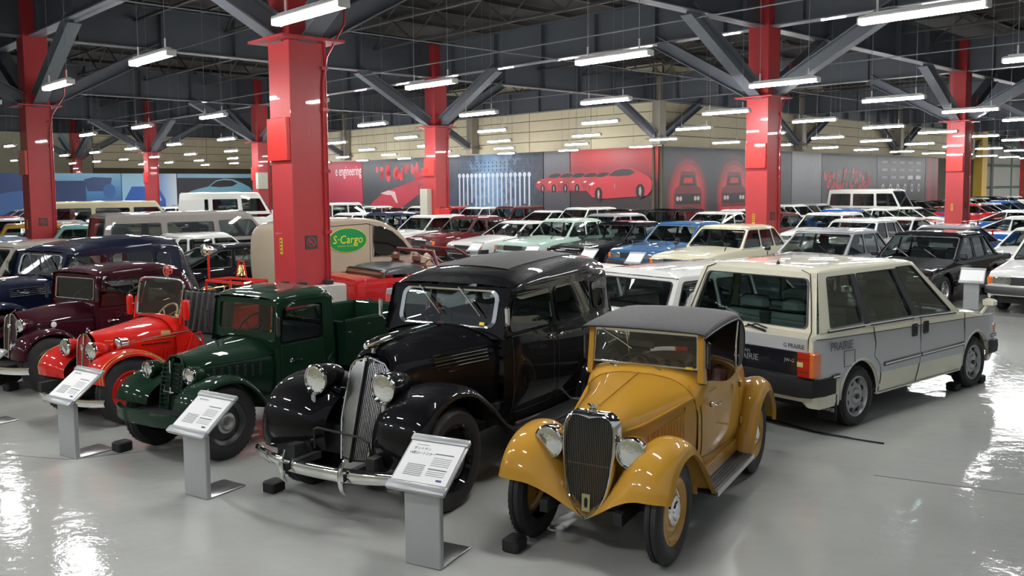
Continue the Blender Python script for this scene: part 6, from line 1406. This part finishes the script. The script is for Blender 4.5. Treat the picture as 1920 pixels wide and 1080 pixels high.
# back row, tails towards the vintage cars
car('wagon', 'white', 2.82, 11.5, YB, 'white estate car with black rear window left of the people carrier', H=1.33)
car('coupe', 'white', 1.5, 12.7, YB, 'white coupe half hidden behind the large black sedan roof', H=1.2)
car('coupe', 'silver', .23, 14.1, YB, 'silver fastback coupe with sloping rear window behind the black sedan', cab=(.62, -.05, -.75, -2.02), deckz=.86)
car('coupe', 'black', -5.45, 18.2, YB, 'black coupe with red tail lamps left of the big column plinth', H=1.22)
car('sedan', 'white', -6.72, 19.78, YB, 'white sedan with large rear window left of the black coupe', group=None, R=.30)
car('van', 'greyvan', -8.0, 21.45, YB, 'grey passenger van with three side windows behind the navy sedan', L=4.5, H=1.80)
car('wagon', 'palegreen', -12.2, 19.4, R(30), 'pale green estate car at far left behind the vintage row', H=1.50)
car('sedan', 'burgundy', -8.35, 14.3, R(-119), 'burgundy rounded sedan with a grey roof beside the navy sedan', H=1.50, belt=.92, hoodz=.86, chromeseal=True, roofw=.60)
for o in bpy.data.objects:
    if o.name.startswith('cabin') and o.parent and 'burgundy rounded' in o.parent.get('label', ''): o.material_slots[0].material = CO['greyvan']
car('sedan', 'greyblue', -9.9, 15.6, R(-119), 'grey blue rounded sedan left of the burgundy sedan', H=1.50, belt=.92, hoodz=.86, chromeseal=True, roofw=.60)
# red open car
ro = car('coupe', 'red', -1.4, 16.45, YB, 'red open car with folded grey hood behind the plinth', name='convertible', seat=SEAT_B)
for o in list(ro.children):
    if o.name.split('.')[0] in ('cabin', 'window_glass', 'window_seal', 'wiper'): bpy.data.objects.remove(o)
mb = MB(); mb.tube([(.58, -.72, .86), (.02, -.60, 1.22), (.02, .60, 1.22), (.58, .72, .86)], .028, 6); mb.tube([(-.45, -.70, .84), (-.50, -.60, 1.20), (-.50, .60, 1.20), (-.45, .70, .84)], .035, 6); mb.obj('roll_bar', mat('dark_red_trim', hexc('571015'), .4), ro)
mb = MB(); secs(mb, [(-.75, [(.70, .84), (.68, .93), (.5, .97), (0, .98)]), (-1.05, [(.70, .85), (.66, .95), (.45, .99), (0, 1.0)]), (-1.40, [(.66, .85), (.60, .93), (.4, .96), (0, .97)]), (-1.55, [(.6, .84), (.55, .86), (.35, .87), (0, .87)])], 8, 12); mb.obj('folded_hood', mat('hood_grey', hexc('2b2b2c'), .4, noise=.3, nscale=8, bump=.6, bscale=12), ro)
# middle row facing the aisle
row3 = [(-3.0, 30.8, 'hatch', 'white', 'white hatchback right of the red and cream column box'), (-1.5, 29.25, 'sedan', 'burgundy', 'dark burgundy sedan between two white cars in the middle row'), (0, 27.7, 'coupe', 'white', 'white coupe with black grille in the middle row'),
        (1.5, 26.15, 'sedan', 'mint', 'pale mint sedan between white coupe and black car'), (3.0, 24.6, 'lowsedan', 'black', 'black sedan beside the mid blue sedan'), (4.45, 23.05, 'sedan', 'blue', 'mid blue sedan facing the camera with dark grille'),
        (5.18, 21.0, 'sedan', 'cream', 'cream sedan with fender mirrors right of the blue one'), (6.97, 19.4, 'lowsedan', 'silver', 'silver sedan behind the people carrier roof'), (8.6, 18.0, 'lowsedan', 'black', 'black sedan with square lamps behind the grey stand'), (10.45, 16.45, 'hatch', 'white', 'white hatchback with yellow fog lamps at the right edge')]
for x, y, kd, c, lb in row3:
    o = car(kd, c, x, y, YF, lb, fmirror=(c in ('blue', 'cream', 'silver', 'mint')))
for (x, y, w) in ((1.9, 22.1, 'mint sedan'), (2.9, 20.8, 'mid blue sedan'), (.5, 23.7, 'white coupe in the middle row'), (-1.1, 25.2, 'dark burgundy sedan'), (8.5, 16.12, 'black sedan with square lamps')):
    stand(x, y, YF + R(12), 'aluminium information stand in front of the ' + w, False)
# measured individual cars further away
car('hatch', 'teal', -10.6, 23.4, R(30), 'teal hatchback left of the grey van', lite=True, H=1.45); car('wagon', 'yellow', -12.6, 25.2, R(30), 'mustard yellow estate car left of the teal hatchback', lite=True)
car('van', 'beige', -14.2, 31.5, R(25), 'beige long roofed van far left by the second red column', lite=True, H=1.95); car('van', 'white', -12.8, 39.5, R(20), 'tall white ambulance van before the light blue car mural', lite=True, H=2.2, belt=1.25, hoodz=1.1, deckz=1.25, cpil=1.0, vm=.12, name='ambulance')
car('suv', 'white', -7.1, 39.0, R(15), 'white off-roader right of the big red column', lite=True)
def rect_hit(a, b, m=.06):
    (ax, ay, at, al, aw), (bx, by, bt, bl, bw) = a, b
    if (ax - bx) ** 2 + (ay - by) ** 2 > (al + bl + 1) ** 2: return False
    for t_ in (at, at + math.pi / 2, bt, bt + math.pi / 2):
        c, s_ = math.cos(t_), math.sin(t_); d = abs((bx - ax) * c + (by - ay) * s_)
        e = sum(l * abs(math.cos(q) * c + math.sin(q) * s_) + w * abs(-math.sin(q) * c + math.cos(q) * s_) for q, l, w in ((at, al, aw), (bt, bl, bw)))
        if d > e + m: return False
    return True
# rows filled along the grid: (v, heading, u start, u end, step, row words)
PAL = ['white'] * 8 + ['silver'] * 4 + ['black'] * 3 + ['red', 'navy', 'darkgreen', 'grey', 'grey', 'cream', 'beige', 'brightblue', 'burgundy']
KN = ['sedan'] * 5 + ['lowsedan'] * 3 + ['hatch'] * 4 + ['coupe'] * 3 + ['wagon'] * 2
rnd = random.Random(11); placed = [(o.location.x, o.location.y, o.rotation_euler.z, 2.25, .84) for o in bpy.data.objects if o.type == 'EMPTY' and o.parent is None and o.get('category') in ('car', 'van', 'fire engine', 'truck')]
colpos = [(*tuple(UV(i * GS, j * GS)[:2]), GA, .47, .47) for i in range(0, 5) for j in range(0, 7)]
KW = {'sedan': 'sedan', 'lowsedan': 'low sedan', 'hatch': 'hatchback', 'coupe': 'coupe', 'wagon': 'estate car', 'suv': 'off-roader', 'van': 'van'}
SKIP = {11, 17, 35, 58, 59, 60, 61, 71, 112}
def fill(axis, fixed, yaw, a0, a1, step, words, pal=None, kinds=None, first_word='from its near end'):
    n = 0; a = a0
    while a <= a1:
        u, v = (a, fixed) if axis == 'u' else (fixed, a)
        a += step
        p = UV(u, v); x, y, d = project((p.x, p.y, 1.0))
        if d < 3 or x < -60 or x > 1990: continue
        c = rnd.choice(pal or PAL); kd = rnd.choice(kinds or KN); yy = yaw + R(rnd.uniform(-1.5, 1.5)); me_ = (p.x, p.y, yy, SP[kd]['L'] / 2 + .08, SP[kd]['W'] / 2 + .02); FI[0] += 1
        if any(rect_hit(me_, q) for q in placed) or any(rect_hit(me_, q, 0) for q in colpos): continue
        if FI[0] in SKIP: placed.append(me_); continue
        n += 1; placed.append(me_)
        car(kd, c, p.x, p.y, yy, '%s %s, %s in %s' % (WORDS[c], KW[kd], ORD[min(n, 20) - 1], words), lite=True, group='cars in ' + words)
car('van', 'white', *UV(8.6, 38.4)[:2], YU + math.pi, 'white passenger van near the sponsor mural', lite=True, H=2.05); p = UV(8.6, 38.4); placed.append((p.x, p.y, YU, 2.3, .9))
RL = ['white racing coupe with blue tail and red bonnet at the right edge', 'white racing coupe partly behind the blue tailed racing coupe', 'white racing coupe with red wing left of the third red column', 'white racing coupe with red wing further back by the mural row']
for k, (u, v) in enumerate(((-3.1, 24.4), (-3.1, 27.6), (4.6, 31.6), (4.6, 34.4))):
    p = UV(u, v); placed.append((p.x, p.y, YU + math.pi, 2.25, .9))
    o = car('coupe', 'white', p.x, p.y, YU + math.pi, RL[k], lite=True, name='racing_car')
    for s_ in (1, -1):
        MB().quad((-1.9, s_ * .84, .5), (-.6, s_ * .842, .45), (-.2, s_ * .842, .78), (-1.9, s_ * .80, .82)).obj('blue_panel', CO['brightblue'], o, smooth=False)
        MB().quad((.2, s_ * .842, .42), (1.8, s_ * .82, .42), (1.6, s_ * .80, .68), (.6, s_ * .842, .78)).obj('red_panel', CO['red'], o, smooth=False)
    MB().quad((.8, -.5, .80), (1.9, -.4, .72), (1.9, .4, .72), (.8, .5, .80)).obj('red_bonnet_panel', CO['red'], o, smooth=False)
    mb = MB(); mb.box((-2.05, 0, 1.08), (.25, 1.5, .03), bev=.01); mb.box((-2.0, .5, .95), (.05, .03, .24)); mb.box((-2.0, -.5, .95), (.05, .03, .24)); mb.obj('rear_wing', CO['red'], o)
fill('u', 12.3, YF, 11.0, 48, 2.25, 'the middle row behind the delivery van, from right', None)
fill('u', 16.7, YF, -12, 46, 2.25, 'the second row behind the blue sedan, from right')
fill('u', 21.4, YF, -2, 47, 2.25, 'the third row under the red car mural, from right', PAL + ['darkgreen', 'navy', 'burgundy'])
fill('u', 2.7, YB, 14.5, 46, 2.3, 'the left back row beyond the grey van, from right', PAL + ['teal', 'red'])
fill('u', -2.0, YF, 13.2, 46, 2.3, 'the far left vintage row, counted going back', ['black', 'navy', 'burgundy', 'black', 'grey'])
fill('u', 7.4, YF, 20, 46, 2.3, 'the left inner row before the blue murals, from right')
fill('v', 9.4, YU + math.pi, 27.5, 66, 2.3, 'the row along the dark mural, from left', ['white'] * 4 + ['silver'] * 2 + ['black'] * 2, ['lowsedan', 'sedan', 'coupe', 'hatch'])
fill('v', 4.4, YU + math.pi, 27.5, 60, 2.4, 'the row right of the mural row, from left', ['white'] * 4 + ['red', 'brightblue', 'silver'], ['coupe', 'lowsedan'])
fill('v', -.8, YU + math.pi, 29.0, 56, 2.4, 'the right row near the third column, from left', ['white', 'red', 'white', 'silver', 'black'], ['coupe', 'hatch'])
